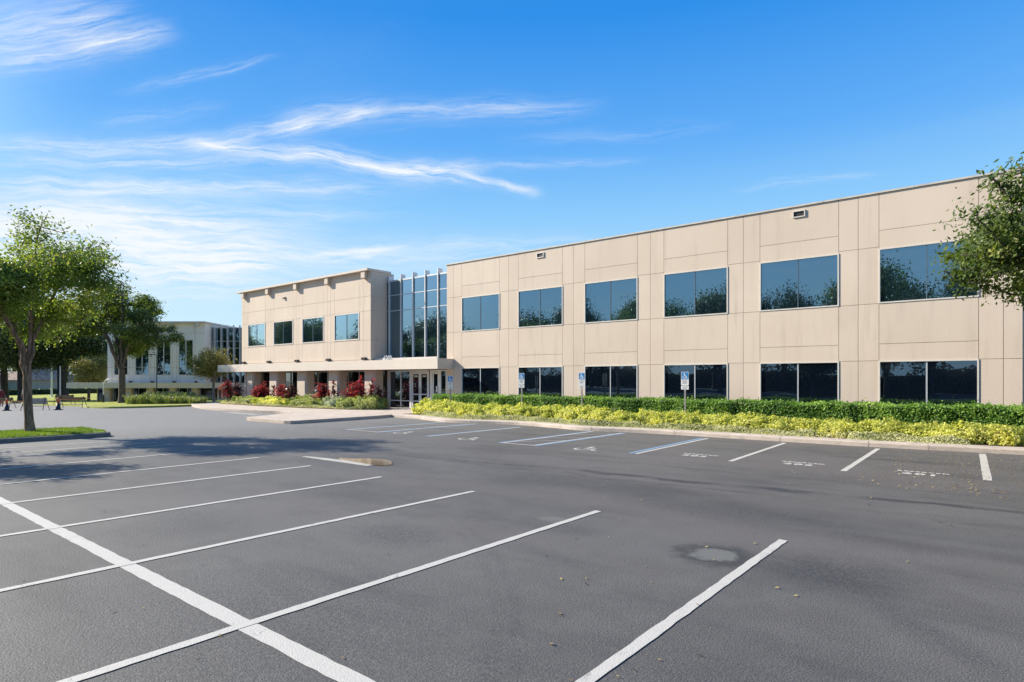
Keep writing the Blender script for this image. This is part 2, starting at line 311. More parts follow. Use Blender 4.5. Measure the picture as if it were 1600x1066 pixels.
# ------------------------------------------------------------ mesh helpers
class MB:
    def __init__(s): s.v = []; s.f = []
    def quadface(s, *p):
        i = len(s.v); s.v += [tuple(q) for q in p]; s.f.append(tuple(range(i, i+len(p)))); return s
    def box(s, x0, x1, y0, y1, z0, z1):
        i = len(s.v)
        s.v += [(x, y, z) for z in (z0, z1) for y in (y0, y1) for x in (x0, x1)]
        for f in ((0,2,3,1), (4,5,7,6), (0,1,5,4), (2,6,7,3), (0,4,6,2), (1,3,7,5)): s.f.append(tuple(i+k for k in f))
        return s
    def bevbox(s, x0, x1, y0, y1, z0, z1, b):   # vertical corners chamfered
        pts = [(x0+b,y0),(x1-b,y0),(x1,y0+b),(x1,y1-b),(x1-b,y1),(x0+b,y1),(x0,y1-b),(x0,y0+b)]
        return s.prism(pts, z0, z1)
    def prism(s, pts, z0, z1):
        i = len(s.v); n = len(pts)
        s.v += [(x, y, z0) for x, y in pts] + [(x, y, z1) for x, y in pts]
        s.f.append(tuple(i+n+k for k in range(n))); s.f.append(tuple(i+n-1-k for k in range(n)))
        for k in range(n): s.f.append((i+k, i+(k+1) % n, i+n+(k+1) % n, i+n+k))
        return s
    def tube(s, pts, rad, n=8, cap=True):
        pts = [Vector(p) for p in pts]; rad = rad if isinstance(rad, (list, tuple)) else [rad]*len(pts)
        i0 = len(s.v); prev = None
        for k, p in enumerate(pts):
            d = (pts[min(k+1, len(pts)-1)]-pts[max(k-1, 0)]).normalized()
            a = Vector((0, 0, 1)) if abs(d.z) < .9 else Vector((1, 0, 0))
            if prev is not None: a = prev
            e1 = (a - d*a.dot(d)).normalized(); e2 = d.cross(e1); prev = e1
            for j in range(n):
                th = 2*math.pi*j/n; s.v.append(tuple(p + (e1*math.cos(th)+e2*math.sin(th))*rad[k]))
        for k in range(len(pts)-1):
            for j in range(n):
                a, b = i0+k*n+j, i0+k*n+(j+1) % n; s.f.append((a, b, b+n, a+n))
        if cap:
            s.f.append(tuple(i0+n-1-j for j in range(n))); s.f.append(tuple(i0+(len(pts)-1)*n+j for j in range(n)))
        return s
    def lathe(s, prof, n=24, c=(0, 0, 0)):
        return s.tube([(c[0], c[1], c[2]+z) for r, z in prof], [max(r, .001) for r, z in prof], n)
    def build(s, name, m, parent=None, smooth=False, M=None):
        me = bpy.data.meshes.new(name); vs = s.v
        if M is not None: vs = [tuple(M @ Vector(p)) for p in vs]
        me.from_pydata(vs, [], s.f); me.update()
        if smooth: me.shade_smooth()
        o = bpy.data.objects.new(name, me); C.objects.link(o); me.materials.append(MATS[m])
        if parent is not None: o.parent = parent
        return o
def fast(name, verts, quads, m, parent=None, smooth=False):
    me = bpy.data.meshes.new(name); nv, nf = len(verts), len(quads); k = quads.shape[1]
    me.vertices.add(nv); me.vertices.foreach_set('co', np.asarray(verts, np.float32).ravel())
    me.loops.add(nf*k); me.loops.foreach_set('vertex_index', np.asarray(quads, np.int32).ravel())
    me.polygons.add(nf); me.polygons.foreach_set('loop_start', np.arange(0, nf*k, k, dtype=np.int32))
    me.update(calc_edges=True); me.materials.append(MATS[m])
    if smooth: me.shade_smooth()
    o = bpy.data.objects.new(name, me); C.objects.link(o)
    if parent is not None: o.parent = parent
    return o
def tag(o, label=None, cat=None, group=None, kind=None):
    if label: o['label'] = label
    if cat: o['category'] = cat
    if group: o['group'] = group
    if kind: o['kind'] = kind
    return o
def empty(name, loc=(0, 0, 0), rz=0.):
    o = bpy.data.objects.new(name, None); C.objects.link(o); o.location = loc; o.rotation_euler = (0, 0, rz); o.empty_display_size = .3; return o
def copy_tree(o, parent=None):
    c = o.copy(); C.objects.link(c); c.parent = parent
    for ch in list(o.children): copy_tree(ch, c)
    return c
def zt(x): return -.018*max(0., min(60., -45.-x))
def slab(name, pts, z0, z1, m, parent=None, kind='structure'):
    """prism that follows the terrain's fall to the west"""
    bm = bmesh.new(); bot = [bm.verts.new((x, y, z0)) for x, y in pts]; f = bm.faces.new(bot)
    if z1 - z0 > 1e-6:
        r = bmesh.ops.extrude_face_region(bm, geom=[f])
        for g in r['geom']:
            if isinstance(g, bmesh.types.BMVert): g.co.z = z1
    for xc in (-45, -105):
        bmesh.ops.bisect_plane(bm, geom=bm.verts[:]+bm.edges[:]+bm.faces[:], plane_co=(xc, 0, 0), plane_no=(1, 0, 0))
    for q in bm.verts: q.co.z += zt(q.co.x)
    bmesh.ops.recalc_face_normals(bm, faces=bm.faces[:])
    if z1-z0 <= 1e-6:
        for q in bm.faces:
            if q.normal.z < 0: q.normal_flip()
    me = bpy.data.meshes.new(name); bm.to_mesh(me); bm.free(); me.materials.append(MATS[m])
    o = bpy.data.objects.new(name, me); C.objects.link(o)
    if parent is not None: o.parent = parent
    elif kind: tag(o, kind=kind)
    return o
def offset_line(pts, d):
    out = []
    for i, p in enumerate(pts):
        a = Vector(pts[max(i-1, 0)]); b = Vector(pts[min(i+1, len(pts)-1)]); t_ = (b-a).normalized(); out.append((p[0]-t_.y*d, p[1]+t_.x*d))
    return out
def smooth_line(pts, n=6):
    out = []
    for i in range(len(pts)-1):
        p0, p1, p2, p3 = (Vector(pts[max(min(j, len(pts)-1), 0)]) for j in (i-1, i, i+1, i+2))
        for k in range(n):
            s_ = k/n; out.append(tuple(.5*((2*p1)+(-p0+p2)*s_+(2*p0-5*p1+4*p2-p3)*s_*s_+(-p0+3*p1-3*p2+p3)*s_**3)))
    out.append(tuple(pts[-1])); return out
def curb(name, pts, width, parent, m='concrete', h=.15, dz=0.):
    """kerb with rounded nose along an open line, body to the left of travel"""
    prof = [(0, -.03), (.015, h*.75), (.04, h-.01), (.07, h), (width, h), (width, -.03)]
    pts = [Vector(p) for p in pts]; V = []; Fc = []
    for i, p in enumerate(pts):
        a = pts[max(i-1, 0)]; b = pts[min(i+1, len(pts)-1)]; t_ = (b-a).normalized()
        for (d, z) in prof: V.append((p.x-t_.y*d, p.y+t_.x*d, z+dz+zt(p.x)))
    n = len(prof)
    for i in range(len(pts)-1):
        for j in range(n-1): a = i*n+j; Fc.append((a, a+n, a+n+1, a+1))
    Fc.append(tuple(range(n))); Fc.append(tuple((len(pts)-1)*n+n-1-j for j in range(n)))
    mb = MB(); mb.v = V; mb.f = Fc
    return mb.build(name, m, parent)

# ------------------------------------------------------------ ground, lot and markings
slab('ground', [(-700, -500), (500, -500), (500, 700), (-700, 700)], -.03, -.03, 'soil')
lot = slab('parking_lot', [(-105.5, -60), (60, -60), (60, 26), (-31, 26), (-60, 26), (-80, 24), (-95, 19), (-105.5, 17)], 0, 0, 'asphalt')
def strip(name, x0, y0, x1, y1, wd, m='paint_white', z=.004, rag=.006, seed=0):
    a = Vector((x0, y0)); b = Vector((x1, y1)); L = (b-a).length; d = (b-a)/L; n_ = Vector((-d.y, d.x)); rn = random.Random(seed+int(x0*100))
    k = max(2, int(L/.12)); mb = MB(); 
    for i in range(k+1):
        p = a+d*(L*i/k); 
        for s_ in (-1, 1):
            q = p+n_*s_*(wd/2+rn.uniform(-rag, rag)); mb.v.append((q.x, q.y, z+zt(q.x)))
    for i in range(k): mb.f.append((2*i, 2*i+2, 2*i+3, 2*i+1))
    return mb.build(name, m, lot)
strip('spine_line', -24.6, 2.5, 6, 2.5, .16, z=.004)
for i, x in enumerate((-17.55, -15.0, -12.62, -10.05, -7.46, -4.86, -2.18)):
    strip('stall_line', x, -3.2 if x < -3 else 2.58, x, 8.08, .105, z=.007, seed=i)
for i, x in enumerate((.42, 3.0)): strip('stall_line', x, -3.2, x, 8.1, .105, z=.007, seed=i)
strip('stall_line', -20.1, -3, -20.1, 8.0, .1, z=.007); strip('stall_line', -22.7, -3, -22.7, 8.0, .1, z=.007)
strip('stall_line', -.30, 15.45, -.52, 20.85, .15); strip('stall_line', -2.80, 15.0, -2.92, 20.5, .12); strip('stall_line', -5.30, 15.05, -5.48, 20.5, .12)
strip('stall_line', -7.82, 14.95, -7.95, 20.4, .11); strip('blue_stall_line', -8.01, 14.95, -8.14, 20.45, .13, 'paint_blue')
for x in (-16.0,): strip('stall_line', x+.07, 14.9, x+.07, 20.2, .10); strip('blue_stall_line', x-.07, 14.9, x-.07, 20.2, .12, 'paint_blue')
for xa, xb in ((-12.5, -11.2), (-20.6, -18.7)):
    strip('stall_line', xa+.05, 14.8, xa+.05, 20.35, .09); strip('stall_line', xb-.05, 14.8, xb-.05, 20.4, .09)
    strip('blue_stall_line', xa-.07, 14.8, xa-.07, 20.35, .12, 'paint_blue'); strip('blue_stall_line', xb+.08, 14.8, xb+.08, 20.4, .13, 'paint_blue')
    strip('stall_line', xa, 14.85, xb, 14.85, .09, z=.007)
    for k in range(3): strip('hatch_line', xa+.1, 15.3+1.55*k, xb-.1, 16.7+1.55*k, .09, 'paint_pale', z=.007)
strip('stall_line', -21.2, 4.1, -21.2, 8.0, .1)
# raised reserved lettering
def text_mesh(name, body, size, m, M, parent, extr=0., spacing=1., bold=0.):
    cu = bpy.data.curves.new(name, 'FONT'); cu.body = body; cu.size = size; cu.align_x = 'CENTER'; cu.extrude = extr; cu.space_character = spacing; cu.offset = bold
    o = bpy.data.objects.new(name, cu); dg = bpy.context.evaluated_depsgraph_get(); C.objects.link(o); dg.update()
    me = bpy.data.meshes.new_from_object(o.evaluated_get(dg)); C.objects.unlink(o); bpy.data.objects.remove(o)
    me.transform(M); me.materials.clear(); me.materials.append(MATS[m]); me.name = name
    p = bpy.data.objects.new(name, me); C.objects.link(p); p.parent = parent; return p
for (cx_, num) in ((-1.42, '201'), (-3.83, '202'), (-6.38, '203')):
    text_mesh('reserved_lettering', 'RESERVED', .17, 'paint_letters', Matrix.Translation((cx_, 15.82, .005)), lot, spacing=1.3, bold=.012)
    text_mesh('stall_number', num, .34, 'paint_letters', Matrix.Translation((cx_-.02, 15.40, .005)), lot, spacing=1.35, bold=.022)
def wheelchair(mb, M, th=.055):
    """ISA figure in a unit square in the plane of M (x right, y up)"""
    def bar(p, q, w_):
        p = Vector(p); q = Vector(q); d = (q-p).normalized(); n_ = Vector((-d.y, d.x))*w_/2
        mb.quadface(*[M @ Vector((a.x, a.y, 0)) for a in (p-n_-d*w_*.3, q-n_+d*w_*.3, q+n_+d*w_*.3, p+n_-d*w_*.3)])
    N = 28
    for i in range(N):
        a0 = R_(-215+265*i/N); a1 = R_(-215+265*(i+1)/N)
        ro, ri = .31, .31-th
        mb.quadface(*[M @ Vector((.44+r*math.cos(a), .32+r*math.sin(a), 0)) for r, a in ((ri, a0), (ro, a0), (ro, a1), (ri, a1))])
    mb.quadface(*[M @ Vector((.38+.085*math.cos(2*math.pi*i/14), .90+.085*math.sin(2*math.pi*i/14), 0)) for i in range(14)])
    bar((.39, .78), (.44, .42), th*1.5); bar((.41, .64), (.66, .64), th); bar((.44, .44), (.72, .44), th*1.2); bar((.72, .44), (.86, .10), th*1.2); bar((.86, .10), (.97, .14), th)
for (x, y) in ((-18.2, 14.9), (-14.65, 14.75), (-9.95, 14.7)):
    mb = MB(); wheelchair(mb, Matrix.Translation((x, y, .005)) @ Matrix.Scale(.98, 4), .08); mb.build('wheelchair_symbol', 'paint_letters', lot)
# drainage gutter, puddle and manhole
slab('concrete_gutter', [(-14.25, 8.86), (-11.55, 8.88), (-11.5, 9.02), (-12.9, 9.14), (-14.2, 9.0)], .002, .012, 'concrete_grey', lot)
rn = random.Random(5)
pp = smooth_line([(-13.05, 9.17), (-12.3, 9.08), (-11.5, 9.06), (-11.25, 9.25), (-11.45, 9.55), (-12.0, 9.85), (-12.6, 9.75), (-12.95, 9.45), (-13.3, 9.33), (-13.05, 9.17)], 5)[:-1]
tag(slab('puddle', pp, .009, .009, 'puddle', None), 'brown puddle beside the concrete gutter in the parking lot', 'puddle')
mh = MB().lathe([(.001, .0), (.09, .0), (.09, .012), (.075, .016), (.001, .016)], 24, (-3.58, 3.63, .001)).build('utility_cover', 'cast_iron'); tag(mh, 'small round iron cover set in the asphalt between two stall lines', 'utility cover')

# planted verge in front of the right wing
front_line = smooth_line([(-25.6, 21.2), (-23.6, 21.15), (-22.2, 20.75), (-20.8, 20.35), (-19.5, 20.4), (-17.6, 20.95), (-16.2, 21.05), (-14.6, 20.75), (-13.0, 20.45), (-11.4, 20.75), (-10, 20.9), (-6.4, 20.9), (-3.6, 20.9), (-2.2, 21.0), (.4, 21.25), (4, 21.5), (12, 21.5)], 5)
back_line = offset_line(front_line, .62)
bed = slab('planting_bed', [(p[0], p[1]) for p in back_line] + [(12, 27.0), (-25.0, 27.0), (-25.6, 24.5)], .02, .12, 'mulch')
kerb = curb('kerb', front_line, .64, None, 'concrete'); tag(kerb, kind='structure')
for i in range(1, len(front_line)-1, 5):   # dark joints across the kerb
    p = Vector(front_line[i]); t_ = (Vector(front_line[i+1])-Vector(front_line[i-1])).normalized(); n_ = Vector((-t_.y, t_.x))
    mb = MB(); a = p - n_*.004; 
    mb.v += [(*(a-t_*.009), .0), (*(a+t_*.009), .0), (*(a+t_*.009), .120), (*(a-t_*.009), .120)]; mb.f.append((0, 1, 2, 3))
    b_ = p+n_*.045; c_ = p+n_*.62
    mb.v += [(*(b_-t_*.008), .1545), (*(b_+t_*.008), .1545), (*(c_+t_*.008), .1525), (*(c_-t_*.008), .1525)]; mb.f.append((4, 5, 6, 7)); mb.f.append((3, 2, 5, 4))
    mb.build('joint', 'joint', kerb)
# entrance walk and the peninsula
walk_edge = smooth_line([(-60, 26.0), (-53, 22.6), (-46.4, 20.0), (-42.5, 18.9), (-39.4, 18.6), (-36, 18.8), (-33.2, 19.2), (-31.7, 19.0)], 5)
pen = [(-31.7, 19.0), (-30.6, 17.4), (-29.65, 15.7), (-29.35, 15.2), (-29.0, 15.0), (-28.5, 14.95), (-25.5, 14.95), (-25.15, 15.05), (-25.05, 15.3), (-25.1, 17), (-25.25, 20), (-25.5, 21.15)]
slab('sidewalk', walk_edge + pen[1:] + [(-25.5, 27), (-33, 27), (-50, 27), (-56, 27), (-60, 27)], .02, .146, 'concrete')
wk = curb('kerb', walk_edge + pen[1:], .16, None, 'concrete'); tag(wk, kind='structure')
strip('drop_off_patch', -36.8, 17.9, -33.4, 17.9, .6, 'paint_pale')
ebed_line = smooth_line([(-50.5, 24.6), (-49, 23.1), (-46.6, 22.4), (-42, 22.0), (-37.2, 22.2), (-34, 22.5), (-31.6, 22.9), (-30.9, 23.8)], 4)
slab('planting_bed', ebed_line + [(-30.9, 25.6), (-33.0, 25.9), (-50.5, 25.9)], .10, .19, 'mulch')
# tree islands
def island(name, pts):
    c_ = smooth_line(pts + [pts[0]], 4)
    ins = offset_line(c_, .15)[:-1]
    o = slab(name, ins, .03, .17, 'lawn_near'); kb = curb('kerb', c_, .16, o, 'kerb_shaded', .15); return o
island('grass_island', [(-24.6, -4), (-24.55, 3), (-24.5, 7.3), (-24.75, 7.75), (-25.2, 7.9), (-27.3, 7.8), (-27.9, 7.3), (-28.0, 3), (-28, -4)])
# far lawns and their kerbs
l1 = smooth_line([(-105, 20.2), (-96, 20), (-84, 18.3), (-70, 16.9), (-60.2, 16.8), (-55, 15.7), (-51.5, 15.8), (-49.5, 17.2), (-48.8, 20.3), (-52, 23.2), (-58, 26.2)], 5)
slab('lawn', l1 + [(-60, 60), (-105, 90), (-300, 120), (-300, 20)], .02, .14, 'lawn')
k2 = curb('kerb', l1, .15, None, 'concrete_grey'); tag(k2, kind='structure')
slab('lawn', [(-300, -70), (-105.8, -70), (-105.8, 19), (-300, 19)], .02, .12, 'lawn')
slab('lawn', [(-300, 19.05), (-300, 500), (-120, 500), (-105, 91), (-240, 112)], .02, .13, 'lawn')
slab('lawn', [(-140, -160), (80, -160), (80, -60.2), (-105, -60.2), (-140, -60.2)], .02, .12, 'lawn')

# ------------------------------------------------------------ main office building
YF, YL, YC = 26.8, 25.6, 27.0
bld = empty('office_building', (-25, 27, 0)); tag(bld, 'long beige two storey office building with blue glass entrance and flat canopy', 'office building')
INV = Matrix.Translation((25, -27, 0))
def part(mb, name, m, parent=None, label=None, smooth=False):
    o = mb.build(name, m, None, smooth)
    if parent is None: parent = bld
    o.parent = parent
    if parent is bld: o.matrix_parent_inverse = INV
    if label: o['label'] = label
    return o
def panels(mb, xs, zs, y, skip, g=.008, th=.022):
    for i in range(len(xs)-1):
        for j in range(len(zs)-1):
            xm, zm = (xs[i]+xs[i+1])/2, (zs[j]+zs[j+1])/2
            if any(a < xm < b and c < zm < d for a, b, c, d in skip): continue
            mb.box(xs[i]+g, xs[i+1]-g, y, y+th, zs[j]+g, zs[j+1]-g)
def window(x0, x1, z0, z1, y, gm='glass', fw=.038, mull=.03, parts=2, parent=None, mm='mullion_blue'):
    fr = MB(); yo, yi = y-.025, y+.10
    fr.box(x0-.01, x0+fw, yo, yi, z0-.01, z1+.01).box(x1-fw, x1+.01, yo, yi, z0-.01, z1+.01)
    fr.box(x0+fw, x1-fw, yo, yi, z0-.01, z0+fw).box(x0+fw, x1-fw, yo, yi, z1-fw, z1+.01)
    cuts = [x0+fw+(x1-x0-2*fw)*k/parts for k in range(parts+1)]
    o = part(fr, 'window', 'trim', parent)
    for k in range(parts):
        a = cuts[k]+(mull/2 if k else 0); b = cuts[k+1]-(mull/2 if k < parts-1 else 0)
        part(MB().box(a, b, y+.035, y+.05, z0+fw, z1-fw), 'pane', gm, o)
    if parts > 1:
        mu = MB()
        for c in cuts[1:-1]: mu.box(c-mull/2, c+mull/2, y+.01, y+.06, z0+fw, z1-fw)
        part(mu, 'mullion', mm, o)
    return o
WX = [(-25.71+4.385*k, -22.70+4.385*k) for k in range(6)]
JX = [-26.41+4.385*k for k in range(7)]
ZT = 9.12
pn = MB(); bk = MB(); skip = [(-27, .4, 4.93, 6.98)]
def colpan(x0, x1, zs): panels(pn, [x0, x1], zs, YF, [])
pz = [0, 2.73, 4.91, 7.06, ZT-.02]
colpan(-27.0, JX[0], pz)
for k in range(6):
    colpan(JX[k], WX[k][0], pz); colpan(WX[k][1], JX[k+1], pz)
    colpan(WX[k][0], WX[k][1], [0, .6]); colpan(WX[k][0], WX[k][1], [2.72, 3.37, 4.92]); colpan(WX[k][0], WX[k][1], [6.98, 7.68, ZT-.02])
colpan(JX[6], .41, pz)
part(pn, 'wall_panels', 'stucco')
# backing wall (joints show it) with window openings
def backing(mb, xs, zs, y, holes, d=.22):
    xs = sorted(set(xs)); zs = sorted(set(zs))
    for i in range(len(xs)-1):
        for j in range(len(zs)-1):
            xm, zm = (xs[i]+xs[i+1])/2, (zs[j]+zs[j+1])/2
            if any(a < xm < b and c < zm < e for a, b, c, e in holes): continue
            mb.box(xs[i], xs[i+1], y, y+d, zs[j], zs[j+1])
holes = [(a, b, c, d) for a, b in WX for c, d in ((.6, 2.72), (4.92, 6.98))]
backing(bk, [-27.0, .41]+[q for p in WX for q in p], [0, .6, 2.72, 4.92, 6.98, ZT-.03], YF+.0215, holes)
part(bk, 'joint_backing', 'joint')
part(MB().box(-27.0, .41, YF+.3, YF+.31, 0, ZT-.1).box(.30, .40, YF+.25, 60, 0, ZT-.05).box(-26.99, -26.9, YF+.25, 60, 0, ZT-.05).box(-27, .4, 59.9, 60, 0, ZT-.05), 'core_wall', 'stucco_grey')
part(MB().box(-50.1, .3, 27.6, 59.8, 8.35, 8.5), 'roof', 'roofing')
cp = MB(); xx = -27.04
while xx < .40:
    x2 = min(xx+3.05, .45); cp.box(xx, x2-.012, YF-.05, YF+.28, ZT-.02, ZT+.045); xx = x2
part(cp, 'parapet_coping', 'coping')
for k, (a, b) in enumerate(WX):
    window(a, b, 4.92, 6.98, YF); window(a, b, .6, 2.72, YF, 'glass_low', parts=2, mull=.05, mm='aluminium')
for x in (-19.78, -6.62):
    lf = MB().box(x-.24, x+.24, YF-.05, YF+.02, 8.66, 8.70).box(x-.24, x+.24, YF-.05, YF+.02, 8.90, 8.94).box(x-.24, x-.20, YF-.05, YF+.02, 8.7, 8.9).box(x+.20, x+.24, YF-.05, YF+.02, 8.7, 8.9)
    o = part(lf, 'scupper', 'trim'); part(MB().box(x-.2, x+.2, YF-.004, YF-.002, 8.7, 8.9), 'opening_shade', 'dark_metal', o)  # dark plate on the wall stands for the shade inside the scupper
# further recess to the right of the corner
part(MB().box(.42, 9, 28.4, 28.6, 0, .5).box(.42, 9, 28.4, 28.6, 8.3, 8.7).box(.42, 1.6, 27.6, 28.2, 0, 9.0).box(9, 9.4, 26.8, 60, 0, 9.1).box(9.4, 30, 26.8, 27, 0, 9.1), 'recess_wall', 'stucco_grey')
cw2 = MB()
for k in range(8): cw2.box(.42+1.2*k, .48+1.2*k, 28.25, 28.4, .5, 8.9)
o = part(cw2, 'curtain_wall', 'aluminium'); part(MB().box(.42, 9, 28.38, 28.40, .5, 8.3), 'glazing', 'glass', o)

# left block
XL0, XL1 = -50.28, -32.95
lw = [(-49.22, -46.45), (-45.18, -42.39), (-41.12, -38.34), (-37.04, -34.21)]
xs = [XL0, -49.85, -49.22, -46.45, -46.02, -45.62, -45.18, -42.39, -41.96, -41.56, -41.12, -38.34, -37.9, -37.5, -37.04, -34.21, -33.75, XL1]
zs = [3.345, 4.66, 6.62, 7.60, 9.28]
lp = MB(); sk = [(a, b, 4.66, 6.62) for a, b in lw]
panels(lp, xs, zs, YL, sk, .008, .03)
for a, b in lw: lp.box(a+.005, b-.005, YL, YL+.03, 4.665, 4.73).box(a+.005, b-.005, YL, YL+.03, 6.58, 6.615)
part(lp, 'wall_panels', 'stucco')
lb = MB(); backing(lb, [XL0, XL1-.03]+[q for p in lw for q in p], [3.35, 4.74, 6.58, 9.28], YL+.028, [(a, b, 4.74, 6.58) for a, b in lw], .2)
part(lb, 'joint_backing', 'joint')
sp = MB()   # end wall of the block, facing the entrance glass
for j in range(len(zs)-1): sp.box(XL1-.03, XL1, YL+.032, 26.98, zs[j]+.008, zs[j+1]-.008)
sp.box(XL1-.25, XL1-.03, YL+.24, 27.6, 3.42, 9.28).box(XL0, XL0+.2, YL+.24, 60, 0, 9.28).box(XL0+.2, XL1-.26, YL+.24, 27.6, 3.42, 3.5).box(XL0+.2, XL1-.2, 59.8, 60, 0, 9.2)
sp.box(XL0+.2, XL1-.26, YL+.3, YL+.32, 3.5, 9.2)
part(sp, 'end_wall', 'stucco')
co = MB().box(XL0-.30, XL1+.05, YL-.32, YL+.3, 9.28, 9.42).box(XL1-.3, XL1+.05, YL+.3, 27.3, 9.28, 9.42).box(XL0-.3, XL0+.2, YL+.3, 60, 9.28, 9.42)
part(co, 'cornice', 'stucco_pale')
for x in (-49.72, -45.82, -41.76, -37.70, -33.48):
    part(MB().box(x-.2, x+.2, YL-.26, YL-.002, 8.82, 9.28), 'bracket', 'stucco')
for x in (-49.8, -45.8, -41.76, -37.69, -33.59):
    lt = MB().box(x-.2, x-.05, YL-.16, YL-.01, 3.34, 3.5).box(x-.06, x+.06, YL-.13, YL-.03, 3.38, 3.46).box(x+.05, x+.22, YL-.18, YL-.01, 3.34, 3.5).tube([(x, YL-.08, 3.28), (x, YL-.08, 3.4)], .025)
    part(lt, 'spotlight', 'dark_metal')
part(MB().box(-43.62, -43.38, YL-.06, YL-.001, 8.30, 8.40).box(-43.7, -43.5, YL-.12, YL-.06, 8.27, 8.36), 'camera_box', 'dark_metal')
for a, b in lw: window(a, b, 4.73, 6.58, YL, fw=.06)

# entrance curtain wall
fin = MB(); fx = (-32.67, -31.48, -30.29, -29.10, -27.92)
for x in fx: fin.box(x-.03, x+.03, YC-.10, YC+.02, 3.30, 9.06).box(x-.029, x+.029, YC+.02, YC+.32, 8.75, 9.06)
cw = part(fin, 'curtain_wall', 'aluminium_light')
tr = MB()
edges = [-32.94] + list(fx) + [-27.02]; lev = [3.30, 6.66, 7.71, 8.66]
for i in range(len(edges)-1):
    a = edges[i]+(.036 if i else 0); b = edges[i+1]-(.036 if i < 5 else 0)
    for j in range(3): part(MB().box(a, b, YC+.0, YC+.012, lev[j]+.026, lev[j+1]-.026), 'pane', 'glass', cw)
for z, h_ in ((6.66, .025), (7.71, .025), (8.69, .05)): part(MB().box(-32.93, -27.03, YC-.045, YC-.004, z-h_, z+h_), 'transom', 'aluminium', cw)
part(MB().box(-32.94, -27.02, YC+.04, YC+.3, 3.2, 8.72).box(-33.2, -27, YC+.3, 27.6, 0, 8.6), 'spandrel_wall', 'stucco_grey')

part(MB().box(XL0, XL1, 25.62, 25.7, 3.281, 3.349), 'base_strip', 'stucco')
part(MB().box(XL0+.2, -27.0, 25.95, 26.0, 3.28, 3.42), 'reveal', 'stucco_grey')
# canopy, columns and ground floor glazing
part(MB().box(-54.2, -26.37, 25.4, 26.79, 2.66, 3.28), 'canopy', 'stucco_pale')
part(MB().box(-54.15, XL0-.01, 26.80, 31.0, 2.67, 3.27), 'canopy_return', 'stucco_pale')
for x0, x1 in ((-50.3, -49.0), (-46.47, -45.2), (-42.42, -41.15), (-38.3, -37.05), (-34.12, -32.95)):
    part(MB().bevbox(x0, x1, 25.9, 26.75, .1, 2.655, .12), 'column', 'stucco')
gf = MB()
gx = [-50.0, -48.2, -46.9, -45.6, -44.3, -43.0, -41.7, -40.4, -39.1, -37.8, -36.5, -35.2, -33.9, -32.9]
for x in gx: gf.box(x-.035, x+.035, 27.3, 27.42, .15, 2.65)
for z in (.2, 2.6): gf.box(-50, -32.9, 27.31, 27.41, z-.04, z+.04)
g_ = part(gf, 'ground_floor_glazing', 'aluminium_light')
for i in range(len(gx)-1): part(MB().box(gx[i]+.036, gx[i+1]-.036, 27.36, 27.372, .245, 2.555), 'pane', 'glass_dark', g_)
part(MB().box(-50.08, -32.9, 27.5, 27.6, .0, 3.4), 'inner_wall', 'dark_metal')
# storefront with doors
st = MB(); Y0, Y1 = 26.80, 26.92
posts = [(-32.70, -32.42), (-31.37, -31.29), (-30.46, -30.26), (-28.67, -28.62), (-28.50, -28.32), (-27.70, -27.52), (-27.10, -26.98)]
for a, b in posts: st.box(a, b, Y0, Y1, .05, 2.62)
for a, b in ((-32.42, -31.37), (-31.29, -30.46)): st.box(a, b, Y0+.01, Y1, .05, .12).box(a, b, Y0+.01, Y1, .58, .64).box(a, b, Y0+.01, Y1, 2.54, 2.62)
st.box(-30.26, -28.67, Y0+.01, Y1, 2.50, 2.62).box(-28.32, -27.70, Y0+.01, Y1, 2.50, 2.62).box(-27.52, -27.1, Y0+.01, Y1, 2.54, 2.62).box(-27.52, -27.1, Y0+.01, Y1, .05, .14)
sf = part(st, 'storefront_frame', 'aluminium_light')
for a, b in ((-32.42, -31.37), (-31.29, -30.46)):
    part(MB().box(a, b, Y0+.05, Y0+.062, .12, .58), 'pane', 'glass_dark', sf); part(MB().box(a, b, Y0+.05, Y0+.062, .64, 2.54), 'pane', 'glass_dark', sf)
part(MB().box(-27.52, -27.1, Y0+.05, Y0+.062, .14, 2.54), 'pane', 'glass_dark', sf)
part(MB().box(-32.94, -27, YC+.02, YC+.04, 0, 3.2).box(-33.0, -32.7, 26.8, 26.95, 0, 2.65), 'lobby_backing', 'dark_metal')
for (a, b, hside) in ((-30.25, -29.47, 1), (-29.46, -28.68, -1), (-28.31, -27.71, 1)):
    d = MB().box(a, a+.12, Y0+.02, Y0+.07, .06, 2.49).box(b-.12, b, Y0+.02, Y0+.07, .06, 2.49).box(a+.12, b-.12, Y0+.02, Y0+.07, 2.36, 2.49).box(a+.12, b-.12, Y0+.02, Y0+.07, .06, .22).box(a+.12, b-.12, Y0+.02, Y0+.07, .57, .64)
    dr = part(d, 'door', 'aluminium_light')
    part(MB().box(a+.12, b-.12, Y0+.04, Y0+.05, .64, 2.36).box(a+.12, b-.12, Y0+.04, Y0+.05, .22, .57), 'door_glass', 'glass_dark', dr)
    part(MB().box(a+.13, b-.13, Y0-.02, Y0+.0, 1.02, 1.09), 'push_bar', 'aluminium_light', dr)
    xh = b-.07 if hside > 0 else a+.07
    part(MB().tube([(xh, Y0+.02, 1.15), (xh, Y0-.05, 1.15), (xh, Y0-.05, 1.45), (xh, Y0+.02, 1.45)], .015, 6), 'door_handle', 'dark_metal', dr)
    if b < -28.5:
        tx = text_mesh('door_number', '4200', .17, 'sign_white', Matrix.Translation(((a+b)/2, Y0+.034, 2.17)) @ Matrix.Rotation(R_(90), 4, 'X'), dr, bold=.006)
    else:
        part(MB().box((a+b)/2+.02, (a+b)/2+.12, Y0+.032, Y0+.038, 1.25, 1.6), 'sticker', 'sign_white', dr)
